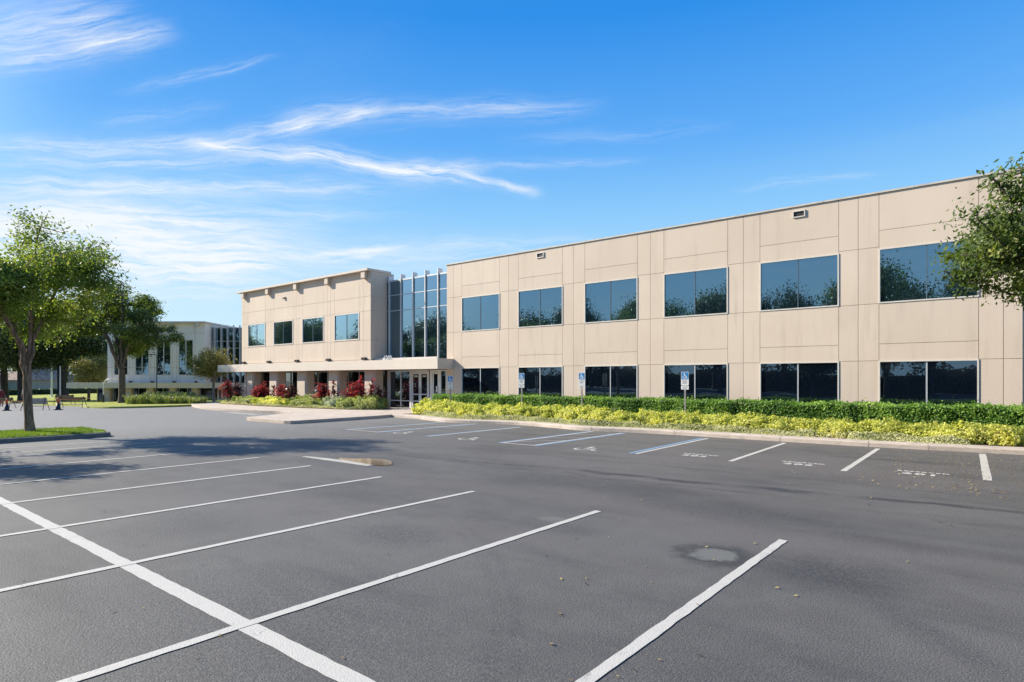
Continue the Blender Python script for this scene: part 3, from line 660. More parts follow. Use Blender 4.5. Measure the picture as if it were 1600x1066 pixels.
nm = text_mesh('address_number', '4200', .42, 'aluminium', Matrix.Translation((-31.22, 25.62, 3.285)) @ Matrix.Rotation(R_(90), 4, 'X'), bld, extr=.03, spacing=1.0)
nm.matrix_parent_inverse = INV

# ------------------------------------------------------------ second office building, turned to face the camera
ang = YAW
b2 = empty('office_building', (-73.4, 28.0, -.55), ang); tag(b2, 'distant beige office building with tall narrow windows and a blue glass link', 'office building')
def p2(mb, name, m, parent=None, label=None):
    o = mb.build(name, m, None); o.parent = parent or b2
    if label: o['label'] = label
    return o
# local x right, y away, z up; 14 px per metre; x=0 is photo column 250
def lx(px): return (px-250)/14.
ZR = 8.86; ztop, zbot = ZR, 2.15
tw = [(178, 200), (211, 233), (244.5, 267), (279, 302)]
tw = [(lx(a), lx(b)) for a, b in tw]; x0, x1 = lx(168), lx(320)
wb = MB(); xs_ = [x0] + [q for p in tw for q in p] + [x1]
for i in range(len(xs_)-1):
    hole = i % 2 == 1
    if hole: wb.box(xs_[i], xs_[i+1], 0, .3, zbot, 3.05).box(xs_[i], xs_[i+1], 0, .3, 7.0, ztop)
    else: wb.box(xs_[i]+.0, xs_[i+1], 0, .3, zbot, ztop)
wb.box(x1-.3, x1, .3, 8, -1, ztop)
p2(wb, 'wall', 'stucco_lifted')
gr = MB()
for z in (3.9, 7.75): gr.box(x0, x1, -.012, -.004, z-.015, z+.015)
for p in tw:
    for q in (p[0]-.2, p[1]+.2): gr.box(q-.012, q+.012, -.012, -.004, zbot+.05, ztop-.35)
p2(gr, 'wall_joints', 'joint')
p2(MB().box(x0-.1, x1+.25, -.45, .4, ztop, ztop+.16).box(x1-.2, x1+.25, .4, 8, ztop, ztop+.16), 'cornice', 'stucco_grey')
for px in (205, 240, 272, 310): p2(MB().box(lx(px)-.15, lx(px)+.15, -.4, -.02, ztop-.4, ztop), 'bracket', 'stucco_grey')
for a, b in tw:
    fr = MB().box(a, a+.06, -.03, .05, 3.05, 7.0).box(b-.06, b, -.03, .05, 3.05, 7.0).box(a+.06, b-.06, -.03, .05, 3.05, 3.11).box(a+.06, b-.06, -.03, .05, 6.94, 7.0).box((a+b)/2-.03, (a+b)/2+.03, -.02, .05, 3.11, 6.94)
    fo = p2(fr, 'window', 'trim'); 
    for (q, r) in ((a+.06, (a+b)/2-.03), ((a+b)/2+.03, b-.06)): p2(MB().box(q, r, .052, .07, 3.11, 6.94), 'pane', 'glass', fo)
p2(MB().box(lx(120), lx(372), -1.6, 0.31, 1.62, 2.2), 'canopy', 'stucco_pale')
for px in (176, 209.5, 243, 277, 311.5): p2(MB().bevbox(lx(px)-.36, lx(px)+.36, -1.1, -.4, -1, 1.62, .1), 'column', 'stucco')
g2 = MB()
for k in range(18): g2.box(lx(150)+k*.92-.03, lx(150)+k*.92+.03, .2, .3, -.8, 1.6)
gg = p2(g2, 'ground_floor_glazing', 'aluminium_light'); p2(MB().box(lx(150), x1, .31, .33, -.8, 1.6), 'glazing', 'glass_dark', gg)
for px in (205, 239, 273, 307.5): p2(MB().box(lx(px)-.12, lx(px)+.12, -.25, -.02, 2.22, 2.38), 'spotlight', 'dark_metal')
gl0, gl1 = lx(321), lx(395); c2 = MB()
for px in (326.5, 336.5, 346.5, 356.5, 366.5, 376.5): c2.box(lx(px)-.04, lx(px)+.04, 1.25, 1.5, 2.2, 8.75)
cc = p2(c2, 'curtain_wall', 'aluminium'); p2(MB().box(gl0, gl1, 1.5, 1.52, 2.2, 8.4), 'glazing', 'glass', cc)
for q in ((1.46, 1.499, 6.9, 6.96), (1.46, 1.499, 6.1, 6.16), (1.4, 1.6, 8.4, 8.5)): p2(MB().box(gl0, gl1, *q), 'transom', 'aluminium', cc)
p2(MB().box(gl0, lx(430), 1.6, 8, -1, 8.3), 'link_wall', 'stucco_grey')
dd = MB(); dx0, dx1 = lx(342), lx(367)
for k in range(5): dd.box(dx0+k*.44-.06, dx0+k*.44+.06, -.2, -.1, -.7, 1.6)
for z in (-.6, .3, 1.5): dd.box(dx0, dx1, -.19, -.11, z-.06, z+.06)
do = p2(dd, 'door', 'white_paint'); p2(MB().box(dx0-1.7, dx1+.6, -.09, -.07, -.8, 1.6), 'door_glass', 'glass_dark', do)

# ------------------------------------------------------------ foliage generators
RS = np.random.RandomState
def leaf_quads(P, N, size, rs, asp=.5, fold=.0):
    """diamond leaves at points P facing roughly N"""
    n = len(P); a = rs.normal(size=(n, 3)); N = N+rs.normal(size=(n, 3))*.8; N /= np.linalg.norm(N, axis=1)[:, None]+1e-9
    u_ = a-(a*N).sum(1)[:, None]*N; u_ /= np.linalg.norm(u_, axis=1)[:, None]+1e-9; v_ = np.cross(N, u_)
    s_ = size*rs.uniform(.6, 1.35, (n, 1)); u_ = u_*s_; v_ = v_*s_*asp
    V = np.stack([P-u_, P+v_-u_*.1, P+u_, P-v_-u_*.1], 1).reshape(-1, 3)
    return V, np.arange(4*n).reshape(-1, 4)
def tree(name, label, loc, seed, H, trunk_h, crown, tips, leaves, leaf, r0, lm='leaf_oak', bm_='bark', group=None, lobes=9, cat='tree', spread=.42, lean=(0, 0), asp=.5, rz=0., lr=(.30, .48), rr=(.45, .68)):
    """crown=(rx,ry,rz_) ellipsoid radii centred under height H"""
    rs = RS(seed); root = empty(name, loc, rz); tag(root, label, cat, group)
    rx, ry, rzz = crown; cz = H-rzz; c0 = np.array([lean[0], lean[1], cz])
    # lobes
    L = []
    for i in range(lobes):
        d = rs.normal(size=3); d /= np.linalg.norm(d); d[2] = d[2]*.8+.05
        L.append((c0+d*np.array([rx, ry, rzz])*rs.uniform(*rr), rs.uniform(*lr)))
    T = []
    while len(T) < tips:
        c, r = L[rs.randint(len(L))]; d = rs.normal(size=3); d /= np.linalg.norm(d); q = c+d*np.array([rx, ry, rzz*.85])*r*rs.uniform(.35, 1.)**.5
        if q[2] > trunk_h*.85: T.append(q)
    T = np.array(T)
    # skeleton
    nodes = [np.array([0, 0, 0.])]; par = [-1]; bend = rs.normal(size=2)*.05*trunk_h/3
    for k in range(1, 6):
        q = k/5; nodes.append(np.array([bend[0]*math.sin(q*2.5)+lean[0]*.15*q, bend[1]*math.sin(q*2.2)+lean[1]*.15*q, trunk_h*q])); par.append(k-1)
    plen = [0]*6; base = len(nodes)-1
    cand = sorted(L, key=lambda q: -q[0][2]); prim = []
    for c, r in cand:
        az_ = math.atan2(c[1]-nodes[base][1], c[0]-nodes[base][0])
        if c[2] > trunk_h+.3 and all(abs((az_-b_+math.pi) % (2*math.pi)-math.pi) > .75 for b_ in prim): 
            prim.append(az_); d = np.linalg.norm(c-nodes[base]); ns = max(2, int(d/.5)); last = base; hz_ = np.array([c[0]-nodes[base][0], c[1]-nodes[base][1], 0])
            st = base if len(prim) % 2 else base-1; last = st
            for k in range(1, ns+1):
                q = k/ns; pt = nodes[st]*(1-q)+c*q-hz_*.16*math.sin(math.pi*q)+rs.normal(size=3)*.05; nodes.append(pt); par.append(last); plen.append((plen[last] if last > 5 else 0)+d/ns*.3); last = len(nodes)-1
    order = np.argsort(np.linalg.norm(T-nodes[base], axis=1)); tipn = []
    for ti in order:
        q = T[ti]; A = np.array(nodes[base:]); PL = np.array(plen[base:]); 
        up = np.maximum(0, A[:, 2]-q[2])
        j = int(np.argmin(np.linalg.norm(A-q, axis=1)+.22*PL+up*.9))+base
        d = np.linalg.norm(q-nodes[j]); ns = max(1, int(d/.55)); last = j; mid = rs.normal(size=3)*d*.07
        for k in range(1, ns+1):
            s_ = k/ns; pt = nodes[j]*(1-s_)+q*s_+mid*math.sin(math.pi*s_)+np.array([0, 0, .08*d*math.sin(math.pi*s_)])
            nodes.append(pt); par.append(last); plen.append(plen[last]+d/ns); last = len(nodes)-1
        tipn.append(last)
    nn = len(nodes); area = np.zeros(nn); kids = [0]*nn
    for i in range(nn-1, 0, -1):
        if area[i] == 0: area[i] = 1.
        area[par[i]] += area[i]
    rad = r0*(area/area[1])**.46; rad = np.maximum(rad, .008)
    mbt = MB(); V = []; Fq = []; n6 = 6
    NP = np.array(nodes)
    def ring(c, d, r, n):
        a = np.array([0, 0, 1.]) if abs(d[2]) < .9 else np.array([1., 0, 0]); e1 = a-d*a.dot(d); e1 /= np.linalg.norm(e1); e2 = np.cross(d, e1)
        return [c+(e1*math.cos(2*math.pi*k/n)+e2*math.sin(2*math.pi*k/n))*r for k in range(n)]
    tv, tf, bv, bf = [], [], [], []
    for i in range(1, nn):
        a, b = NP[par[i]], NP[i]; d = b-a; l = np.linalg.norm(d)
        if l < 1e-6: continue
        d = d/l; istr = i <= 5; ra = rad[par[i]] if par[i] > 0 else rad[1]*1.35
        if not istr: ra = min(rad[par[i]], rad[i]*1.25)
        n = 12 if istr else (6 if rad[i] > .03 else 3); W = tv if istr else bv; Q = tf if istr else bf; o0 = len(W)
        W += ring(a-d*ra*.15, d, ra, n)+ring(b+d*rad[i]*.15, d, rad[i], n)
        for k in range(n): Q.append((o0+k, o0+(k+1) % n, o0+n+(k+1) % n, o0+n+k))
    fast('trunk', np.array(tv), np.array(tf), bm_, root, True); fast('limbs', np.array(bv), np.array(bf), bm_, root, True)
    # leaves around tips and along last twigs
    P = []; per = leaves//len(tipn)
    for i in tipn:
        k = max(2, int(per*rs.uniform(.5, 1.5))); sg = spread*rs.uniform(.6, 1.3)
        s_ = rs.uniform(0, 1, (k, 1))**.6; P.append(NP[i]*s_+NP[par[par[i]]]*(1-s_)+rs.normal(size=(k, 3))*sg*np.array([1, 1, .7]))
    P = np.concatenate(P); Nn = P-c0; Nn /= np.linalg.norm(Nn, axis=1)[:, None]+1e-9; Nn[:, 2] += .6
    V, Q = leaf_quads(P, Nn, leaf, rs, asp); fast('crown', V, Q, lm, root)
    return root

# trees in view
tree('elm_tree', 'green shade tree with reddish bark on the near grass island at the left', (-26.7, 5.95, .14), 11, 8.3, 2.35, (3.9, 3.9, 3.0), 380, 42000, .058, .135, 'leaf_elm', 'bark_elm', lobes=20, spread=.23, lean=(-.35, -.1), lr=(.19, .31), rr=(.42, .80))
tree('elm_tree', 'broad green tree in the middle of the near grass island, beyond the left frame edge', (-26.4, .2, .14), 12, 7.4, 2.3, (3.4, 3.4, 2.6), 200, 20000, .065, .15, 'leaf_elm', 'bark_elm', lobes=18, spread=.22, lr=(.15, .28), rr=(.4, .8))
tree('oak_tree', 'live oak with grey trunk in front of the distant office building', (-66.0, 21.8, -.25), 21, 12.4, 3.2, (6.4, 6.4, 4.6), 400, 48000, .10, .30, 'leaf_oak', 'bark', lobes=26, spread=.34, lean=(-.3, -.1), lr=(.17, .28), rr=(.4, .85))
tree('oak_tree', 'large dark oak with the thickest trunk on the far lawn', (-96.5, 25.0, -.85), 22, 15., 5.0, (9.5, 9.5, 5.5), 300, 60000, .16, .62, 'leaf_dark', 'bark_dark', lobes=16, spread=.9)
tree('oak_tree', 'oak at the far left edge of the lawn behind the red dressed person', (-104., 20.5, -.95), 23, 14, 4.6, (8, 8, 5.5), 240, 42000, .16, .42, 'leaf_oak', 'bark_dark', lobes=13, spread=.9)
tree('oak_tree', 'oak with forked dark trunk just left of the near island tree', (-98, 21.0, -.9), 24, 14.5, 4.4, (7.5, 7.5, 5.5), 240, 42000, .16, .42, 'leaf_dark', 'bark_dark', lobes=13, spread=.9)
tree('crape_myrtle', 'small golden green tree at the left end of the entrance canopy', (-56.6, 26.2, -.15), 31, 5.6, 1.9, (2.3, 2.3, 1.95), 150, 17000, .07, .12, 'leaf_olive', 'bark_pale', lobes=10, spread=.32)
tree('crape_myrtle', 'small olive tree with a short trunk on the lawn left of the oak', (-84.5, 24.4, -.6), 32, 6.0, 2.2, (3.6, 3.6, 2.2), 130, 13000, .10, .16, 'leaf_olive', 'bark', lobes=9, spread=.45)
tree('crape_myrtle', 'bright yellow autumn tree behind the thick trunked oak', (-121, 38.0, -1.0), 33, 9.5, 3.0, (5.5, 5.5, 3.8), 130, 15000, .18, .2, 'leaf_gold', 'bark', lobes=9, spread=.8)
tree('live_oak', 'dark green live oak leaning into the picture at the right edge', (3.2, 17.6, 0), 45, 7.25, 2.9, (4.65, 4.65, 2.1), 640, 105000, .056, .24, 'leaf_oak', 'bark', lobes=26, spread=.20, lean=(-.2, 0), lr=(.22, .34), rr=(.4, .8))
# background belt beyond the lawn
belt = tree('background_tree', 'tree of the dense green belt beyond the far lawn', (-175, 30, -1.1), 51, 15, 4, (9, 9, 6.5), 130, 17000, .30, .4, 'leaf_dark', 'bark_dark', 'trees of the belt beyond the far lawn', 10, spread=1.1)
belt2 = tree('background_tree', 'tree of the dense green belt beyond the far lawn', (-172, 52, -1.1), 52, 13, 3, (8, 8, 5.8), 120, 16000, .30, .4, 'leaf_oak', 'bark_dark', 'trees of the belt beyond the far lawn', 10, spread=1.1)
rn = random.Random(8)
for i, (x, y) in enumerate([(-182, 6), (-178, 18), (-168, 41), (-165, 62), (-160, 74), (-150, 84), (-141, 92), (-188, 44), (-185, 66), (-130, 98), (-175, 88)]):
    o = copy_tree((belt, belt2)[i % 2]); o.location = (x, y, -1.1); o.rotation_euler.z = rn.uniform(0, 6); s_ = rn.uniform(.75, 1.0); o.scale = (s_, s_, s_*rn.uniform(.8, 1))
bh = empty('added_dark_hedge', (-55, -37, 0)); tag(bh, 'tall dark hedge added behind the camera to darken the window reflections', 'hedge')  # added hedge out of direct view, darkens what the ground floor glass mirrors
def bhf(n, rs):
    x = rs.uniform(-90, 90, n); P = np.stack([x, .9+rs.uniform(-.2, .3, n), rs.uniform(0, 1, n)*(3.5+.5*np.sin(x*.7)+.4*np.sin(x*2.1))], 1); N = np.zeros_like(P); N[:, 1] = 1; N[:, 2] = .6; return P, N
def bh_leaves():
    rs = RS(14); P, N = bhf(26000, rs); V, Q = leaf_quads(P, N, .22, rs, .55); fast('foliage', V, Q, 'leaf_dark', bh)
bh_leaves(); MB().box(-90, 90, -.8, .8, 0, 2.9).build('shade_core', 'hedge_inner_shade', bh)
# trees on the near side of the lot: seen only mirrored in the windows, and they stand where they would
mir = tree('lot_tree', 'oak on the near side of the parking lot, seen mirrored in the windows', (-6, -20, 0), 61, 12.0, 2.2, (5.2, 5.2, 5.2), 190, 34000, .125, .3, 'leaf_dark', 'bark_dark', 'oaks on the near side of the lot', 12, spread=.6)
mir2 = tree('lot_tree', 'oak on the near side of the parking lot, seen mirrored in the windows', (-17, -22, 0), 62, 11.4, 1.8, (5.6, 5.6, 5.0), 170, 34000, .125, .3, 'leaf_oak', 'bark_dark', 'oaks on the near side of the lot', 11, spread=.6)
for i, (x, y, s_) in enumerate([(4, -22, .95), (14, -21, .9), (-27, -19, .85), (-37, -22, 1.0), (-48, -20, .9), (-59, -23, 1.05), (-71, -20, .95), (-83, -24, 1.1), (-95, -20, 1.0), (-108, -17, 1.1),
                                (-1, -31, 1.05), (-12, -33, 1.1), (-23, -31, 1.0), (-33, -33, 1.1), (-44, -31, 1.05), (-54, -34, 1.1), (-65, -31, 1.1), (-78, -34, 1.1), (-90, -33, 1.2), (10, -33, 1.), (-103, -30, 1.2), (-118, -6, 1.15), (-121, -22, 1.2)]):
    o = copy_tree((mir, mir2)[i % 2]); o.location = (x, y, zt(x)); o.rotation_euler.z = rn.uniform(0, 6); o.scale = (s_, s_, s_*rn.uniform(1.12, 1.42)*(1.1 if x < -100 else .88 if x < -68 else 1.16 if x > -30 else 1.05))

def leaf_shell(name, pts_fn, n, size, m, parent, seed, asp=.55):
    rs = RS(seed); P, N = pts_fn(n, rs); V, Q = leaf_quads(P, N, size, rs, asp); return fast(name, V, Q, m, parent)
# clipped green hedge
hg = empty('green_hedge', (-12.6, 24.7, .1)); tag(hg, 'long clipped dark green hedge below the ground floor windows', 'hedge')
hx0, hx1, hy0, hy1, hh = -12.9, 13.05, -.5, .5, 1.0
def hbump(x, y): return .022*np.sin(x*1.7)+.018*np.sin(x*4.3+1)+.012*np.sin(x*9+y*5)
def hfn(n, rs):
    k = n//2; x = rs.uniform(hx0, hx1, n); t_ = rs.uniform(0, 1, n); P = np.zeros((n, 3)); N = np.zeros((n, 3))
    P[:, 0] = x; f_ = np.arange(n) < k
    P[f_, 1] = hy0+hbump(x[f_], 0)*1.3-rs.uniform(-.03, .08, f_.sum()); P[f_, 2] = t_[f_]*(hh+hbump(x[f_], hy0)+.035); N[f_, 1] = -1; N[f_, 2] = .5
    g_ = ~f_; P[g_, 1] = hy0+t_[g_]*(hy1-hy0); P[g_, 2] = hh+hbump(x[g_], P[g_, 1])+rs.exponential(.025, g_.sum()); N[g_, 2] = 1; N[g_, 1] = -.3
    e_ = rs.uniform(size=n) < .04; P[e_, 0] = np.where(rs.uniform(size=e_.sum()) < .5, hx0, hx1); P[e_, 1] = rs.uniform(hy0, hy1, e_.sum()); P[e_, 2] = rs.uniform(0, hh, e_.sum())
    return P, N
leaf_shell('foliage', hfn, 92000, .041, 'leaf_hedge', hg, 3)
MB().box(hx0+.06, hx1-.06, hy0+.07, hy1-.05, 0, hh-.055).build('shade_core', 'hedge_inner_shade', hg)
# shrub makers
def mound_fn(rx, ry, rz_, seed, rough=.16, up=.9):
    def fn(n, rs):
        d = rs.normal(size=(n, 3)); d[:, 2] = np.abs(d[:, 2])*1.0; d /= np.linalg.norm(d, axis=1)[:, None]
        ph = RS(seed).uniform(0, 6, 6)
        b = 1+rough*(np.sin(d[:, 0]*5+ph[0])*np.sin(d[:, 1]*6+ph[1])+.7*np.sin(d[:, 0]*11+ph[2]+d[:, 2]*9)*np.sin(d[:, 1]*10+ph[3]))
        r = b*rs.uniform(.72, 1.06, n)
        e = np.sign(d)*np.abs(d)**.75; e /= 1.0
        P = e*np.array([rx, ry, rz_])*r[:, None]*.95; N = d.copy(); N[:, 2] += .4
        P[:, 2] = np.maximum(P[:, 2], .02); return P, N
    return fn
def shrub(name, label, loc, dims, n, leaf, m, seed, group=None, cat='shrub', core='shrub_inner_shade', asp=.55, rz=0.):
    root = empty(name, loc, rz); tag(root, label, cat, group)
    rx, ry, h = dims; leaf_shell('foliage', mound_fn(rx, ry, h, seed), n, leaf, m, root, seed, asp)
    prof = [(.9, 0), (1., .25), (.92, .55), (.6, .85), (.01, .98)]; mb = MB().lathe([(q, z*h*.74) for q, z in prof], 14)
    mb.v = [(x*rx*.70, y*ry*.70, z) for x, y, z in mb.v]; mb.build('stems', core, root, True)  # solid dark core, coloured as the shade inside the foliage
    return root
# long row of yellow shrubs
ys = [shrub('yellow_shrub', 'yellow green shrub in the long row between kerb and clipped hedge', (0, 0, .1), (.98, .62, .60), 9500, .038, 'leaf_yellow', 70+i, 'yellow shrubs in the long row') for i in range(4)]
spots = []; x = -24.4
def kerb_y(x):
    for a, b in zip(front_line[:-1], front_line[1:]):
        if a[0] <= x <= b[0]: return a[1]+(b[1]-a[1])*(x-a[0])/(b[0]-a[0])
    return 21.3
rn = random.Random(4)
ORD = 'first second third fourth fifth sixth seventh eighth ninth tenth eleventh twelfth thirteenth fourteenth fifteenth sixteenth seventeenth eighteenth nineteenth twentieth'.split()
spots = [-24.4+(24.4-.55)*k/18+(rn.uniform(-.08, .08) if 0 < k < 18 else 0) for k in range(19)]
for i, x in enumerate(spots):
    o = ys[i] if i < 4 else copy_tree(ys[i % 4]); sc_ = rn.uniform(.92, 1.1)
    o.location = (x, kerb_y(x)*.55+21.0*.45+1.85+rn.uniform(-.08, .08), .1); o.rotation_euler.z = rn.choice((0, math.pi))+rn.uniform(-.15, .15)
    hh_ = 1.22 if x < -21 else (1.12 if x < -13 else .98); o.scale = (sc_, sc_, hh_*rn.uniform(.92, 1.08))
    o['label'] = 'yellow green shrub in the long row, %s from the %s end' % ((ORD[i], 'entrance') if i < len(spots)/2 else (ORD[len(spots)-1-i], 'right'))
    if i == 0: o['label'] = 'yellow green shrub at the entrance end of the long row, tallest one'; o.scale = (1.1, 1.1, 1.3)
    if i == len(spots)-1:
        o['label'] = 'yellow shrub with bare brown stems at the right end of the long row'
        mb = MB()
        for k in range(46):
            a = rn.uniform(-2.9, -.2); r = rn.uniform(.35, .85); h_ = rn.uniform(.2, .55); q = (rn.uniform(-.08, .08), rn.uniform(-.08, .08), 0)
            mb.tube([q, (q[0]+math.cos(a)*r*.4, q[1]+math.sin(a)*r*.45, h_*.6), (q[0]+math.cos(a)*r, q[1]+math.sin(a)*r*.95, h_)], [.012, .009, .004], 4, False)
        mb.build('bare_stems', 'twig', o)
# ground cover strips (stuff)
def cover(name, line, width, n, h, m, seed, label, x_gap=()):
    rs = RS(seed); L = np.array(line); seg = np.linalg.norm(np.diff(L, axis=0), axis=1); cs = np.concatenate([[0], np.cumsum(seg)]); s_ = rs.uniform(0, cs[-1], n)
    i = np.clip(np.searchsorted(cs, s_)-1, 0, len(seg)-1); q = ((s_-cs[i])/seg[i])[:, None]; B_ = L[i]*(1-q)+L[i+1]*q; T_ = (L[i+1]-L[i])/seg[i][:, None]; Nn = np.stack([-T_[:, 1], T_[:, 0]], 1)
    wv = .18*np.sin(s_*1.3+seed)+.1*np.sin(s_*3.1); d = rs.uniform(0, 1, n)*(width+wv)-.05
    P = np.zeros((n, 3)); P[:, :2] = B_+Nn*d[:, None]; prof = np.clip(np.minimum(d+.08, width+wv-d+.1)*3.0, .15, 1); P[:, 2] = .12+h*prof*rs.uniform(.45, 1.1, n)*(1+.25*np.sin(s_*5)*np.sin(d*7))
    keep = np.ones(n, bool)
    for a, b in x_gap: keep &= ~((P[:, 0] > a) & (P[:, 0] < b) & (rs.uniform(size=n) < .93))
    P = P[keep]; N = np.zeros_like(P); N[:, 2] = 1; N[:, 1] = -.5
    V, Q = leaf_quads(P, N, .034, rs, .55); o = fast(name, V, Q, m); tag(o, label, 'ground cover', kind='stuff'); return o
gl = [p for p in back_line if -24.3 < p[0] < -.3]
cover('ground_cover', gl, .62, 52000, .20, 'leaf_cover', 6, 'low pale green ground cover along the kerb of the right wing', [(-4.9, -3.9)])
cover('ground_cover', offset_line(ebed_line[2:], .05), .55, 20000, .20, 'leaf_cover', 7, 'low pale ground cover along the walk in front of the canopy columns')
# entrance bed shrubs
ent = [('lime_shrub', 'low green shrub at the left end of the entrance bed', (-45.3, 23.5), (1.9, .7, .62), 'leaf_lime', .05),
       ('lime_shrub', 'wide yellow green shrub second from the left in the entrance bed', (-41.4, 23.3), (1.9, .75, .66), 'leaf_yellow', .05),
       ('lime_shrub', 'yellow green shrub in the middle of the entrance bed', (-37.4, 23.6), (1.9, .8, .78), 'leaf_lime', .05),
       ('silver_shrub', 'silvery variegated shrub between the yellow green ones', (-34.2, 23.8), (1.05, .8, .85), 'leaf_silver', .05),
       ('lime_shrub', 'small pale shrub between the silvery shrub and the round one', (-32.7, 23.6), (.75, .7, .75), 'leaf_lime', .045),
       ('lime_shrub', 'large round yellow green shrub beside the entrance glass', (-31.35, 24.3), (1.15, .95, .98), 'leaf_lime', .045),
       ('silver_shrub', 'silvery shrub behind the middle of the entrance bed', (-38.6, 24.9), (.9, .6, .95), 'leaf_silver', .05)]
for i, (n_, lb_, (x, y), dm, m_, lf) in enumerate(ent): shrub(n_, lb_, (x, y, .18), (dm[0], dm[1], dm[2]*.84), int(7000*dm[0]), lf, m_, 90+i)
# cordyline clumps
def cordyline(label, loc, seed, W=.75, Hh=1.35, mix_=.5):
    rn = random.Random(seed); root = empty('ti_plant', loc); tag(root, label, 'ti plant', 'red leaved ti plants in the entrance bed')
    stems = MB(); red = MB(); mar = MB(); n = 13
    for s_ in range(n):
        bx, by = rn.uniform(-W, W), rn.uniform(-.4, .4); h = Hh*rn.uniform(.45, .95)*(1-.25*abs(bx)/W); top = Vector((bx*1.1+rn.uniform(-.1, .1), by, h)); stems.tube([(bx*.5, by*.6, 0), tuple(top)], [.022, .015], 5)
        for l in range(44):
            az = rn.uniform(0, 2*math.pi); el = rn.uniform(-.1, 1.35); d = Vector((math.cos(az)*math.cos(el), math.sin(az)*math.cos(el), math.sin(el))); Ln = rn.uniform(.34, .60); wd = rn.uniform(.032, .058)
            side = d.cross(Vector((0, 0, 1))).normalized() if abs(d.z) < .99 else Vector((1, 0, 0)); base_ = top-Vector((0, 0, rn.uniform(0, .8))); T = red if (bx < W*(mix_*2-1)+.0) == (rn.random() < .88) else mar
            pr = None; i0 = len(T.v)
            for k, (q, ww) in enumerate(((0, .3), (.35, 1), (.7, .85), (1, .05))):
                p = base_+d*Ln*q+Vector((0, 0, -.55*Ln*q*q)); T.v += [tuple(p-side*wd*ww), tuple(p+side*wd*ww)]
            for k in range(3): T.f.append((i0+2*k, i0+2*k+1, i0+2*k+3, i0+2*k+2))
    root.scale = (1.22, 1.22, 1.12)
    stems.build('stems', 'bark', root); red.build('red_leaves', 'leaf_red', root); mar.build('maroon_leaves', 'leaf_maroon', root)
for i, (x, y, Hh, mx_, lb_) in enumerate([(-48.6, 24.2, 1.75, .35, 'dark red ti plant at the left end of the entrance bed'), (-44.6, 24.6, 1.45, .55, 'red ti plant before the second canopy column'),
        (-40.8, 24.5, 1.35, .6, 'red ti plant beside the third canopy column'), (-36.5, 24.6, 1.45, .65, 'red and maroon ti plant before the fourth canopy column'), (-32.4, 24.9, 1.7, .6, 'widest red and maroon ti plant beside the round shrub at the entrance')]):
    cordyline(lb_, (x, y-.2, .18), 200+i, .85 if i < 4 else 1.15, Hh*1.12, mx_)
# blade clumps in the far bed before the distant building
def blades(label, loc, seed, r=.9, h=.75, n=420):
    rn = random.Random(seed); root = MB()
    for i in range(n):
        a = rn.uniform(0, 6.28); q = r*math.sqrt(rn.random()); b_ = Vector((math.cos(a)*q, math.sin(a)*q, 0)); az = rn.uniform(0, 6.28); o_ = rn.uniform(.1, .5); hh = h*rn.uniform(.6, 1.15); sd = Vector((-math.sin(az), math.cos(az), 0))*.022
        i0 = len(root.v)
        for (k, zz_, ww) in ((0, 0, .7), (.35, .6, 1), (.75, 1.0, .8), (1.2, .85, .1)):
            p = b_+Vector((math.cos(az)*o_*k, math.sin(az)*o_*k, hh*zz_)); root.v += [tuple(p-sd*ww), tuple(p+sd*ww)]
        for k in range(3): root.f.append((i0+2*k, i0+2*k+1, i0+2*k+3, i0+2*k+2))
    o = root.build('flax_clump', 'leaf_blade'); o.location = loc; tag(o, label, 'ornamental grass', 'pale grass clumps in the far bed'); return o
first = None
fx_ = [(-58.3, 20.6, 1.15), (-57.0, 21.1, 1.2), (-55.8, 21.6, 1.1), (-54.6, 22.1, 1.0), (-53.6, 22.7, .9), (-57.6, 22.3, 1.5), (-56.0, 22.9, 1.4), (-54.4, 23.5, 1.0), (-52.6, 22.9, .8)]
for i, (x, y, s_) in enumerate(fx_):
    if first is None: first = blades('pale green grass clump in the bed before the distant building', (x, y, 0), 5); o = first
    else: o = first.copy(); C.objects.link(o)
    o['label'] = 'pale green grass clump before the distant building, %s from the left of the %s row' % ((ORD[i], 'front') if i < 5 else (ORD[i-5], 'back'))
    o.location = (x, y, zt(x)+.13); o.scale = (s_, s_, s_*.85); o.rotation_euler.z = i*1.3
# grass blades on the near island (stuff)
rs = RS(77); n = 42000; P = np.zeros((n, 3)); P[:, 0] = rs.uniform(-27.85, -24.7, n); P[:, 1] = rs.uniform(-1.5, 7.75, n); P[:, 2] = .17
keep = ~((P[:, 1] > 7.3) & ((P[:, 0] > -25.0) | (P[:, 0] < -27.5))); P = P[keep]; n = len(P)
az = rs.uniform(0, 6.28, n); ln = rs.uniform(.03, .08, n); hh_ = rs.uniform(.03, .085, n); sdx, sdy = -np.sin(az)*.007, np.cos(az)*.007
V = np.stack([P+np.stack([sdx, sdy, 0*az], 1), P-np.stack([sdx, sdy, 0*az], 1), P+np.stack([np.cos(az)*ln*.6, np.sin(az)*ln*.6, hh_], 1)], 1).reshape(-1, 3)
tag(fast('grass', V, np.arange(3*n).reshape(-1, 3), 'leaf_grass'), 'bright green grass on the near tree island', 'grass', kind='stuff')
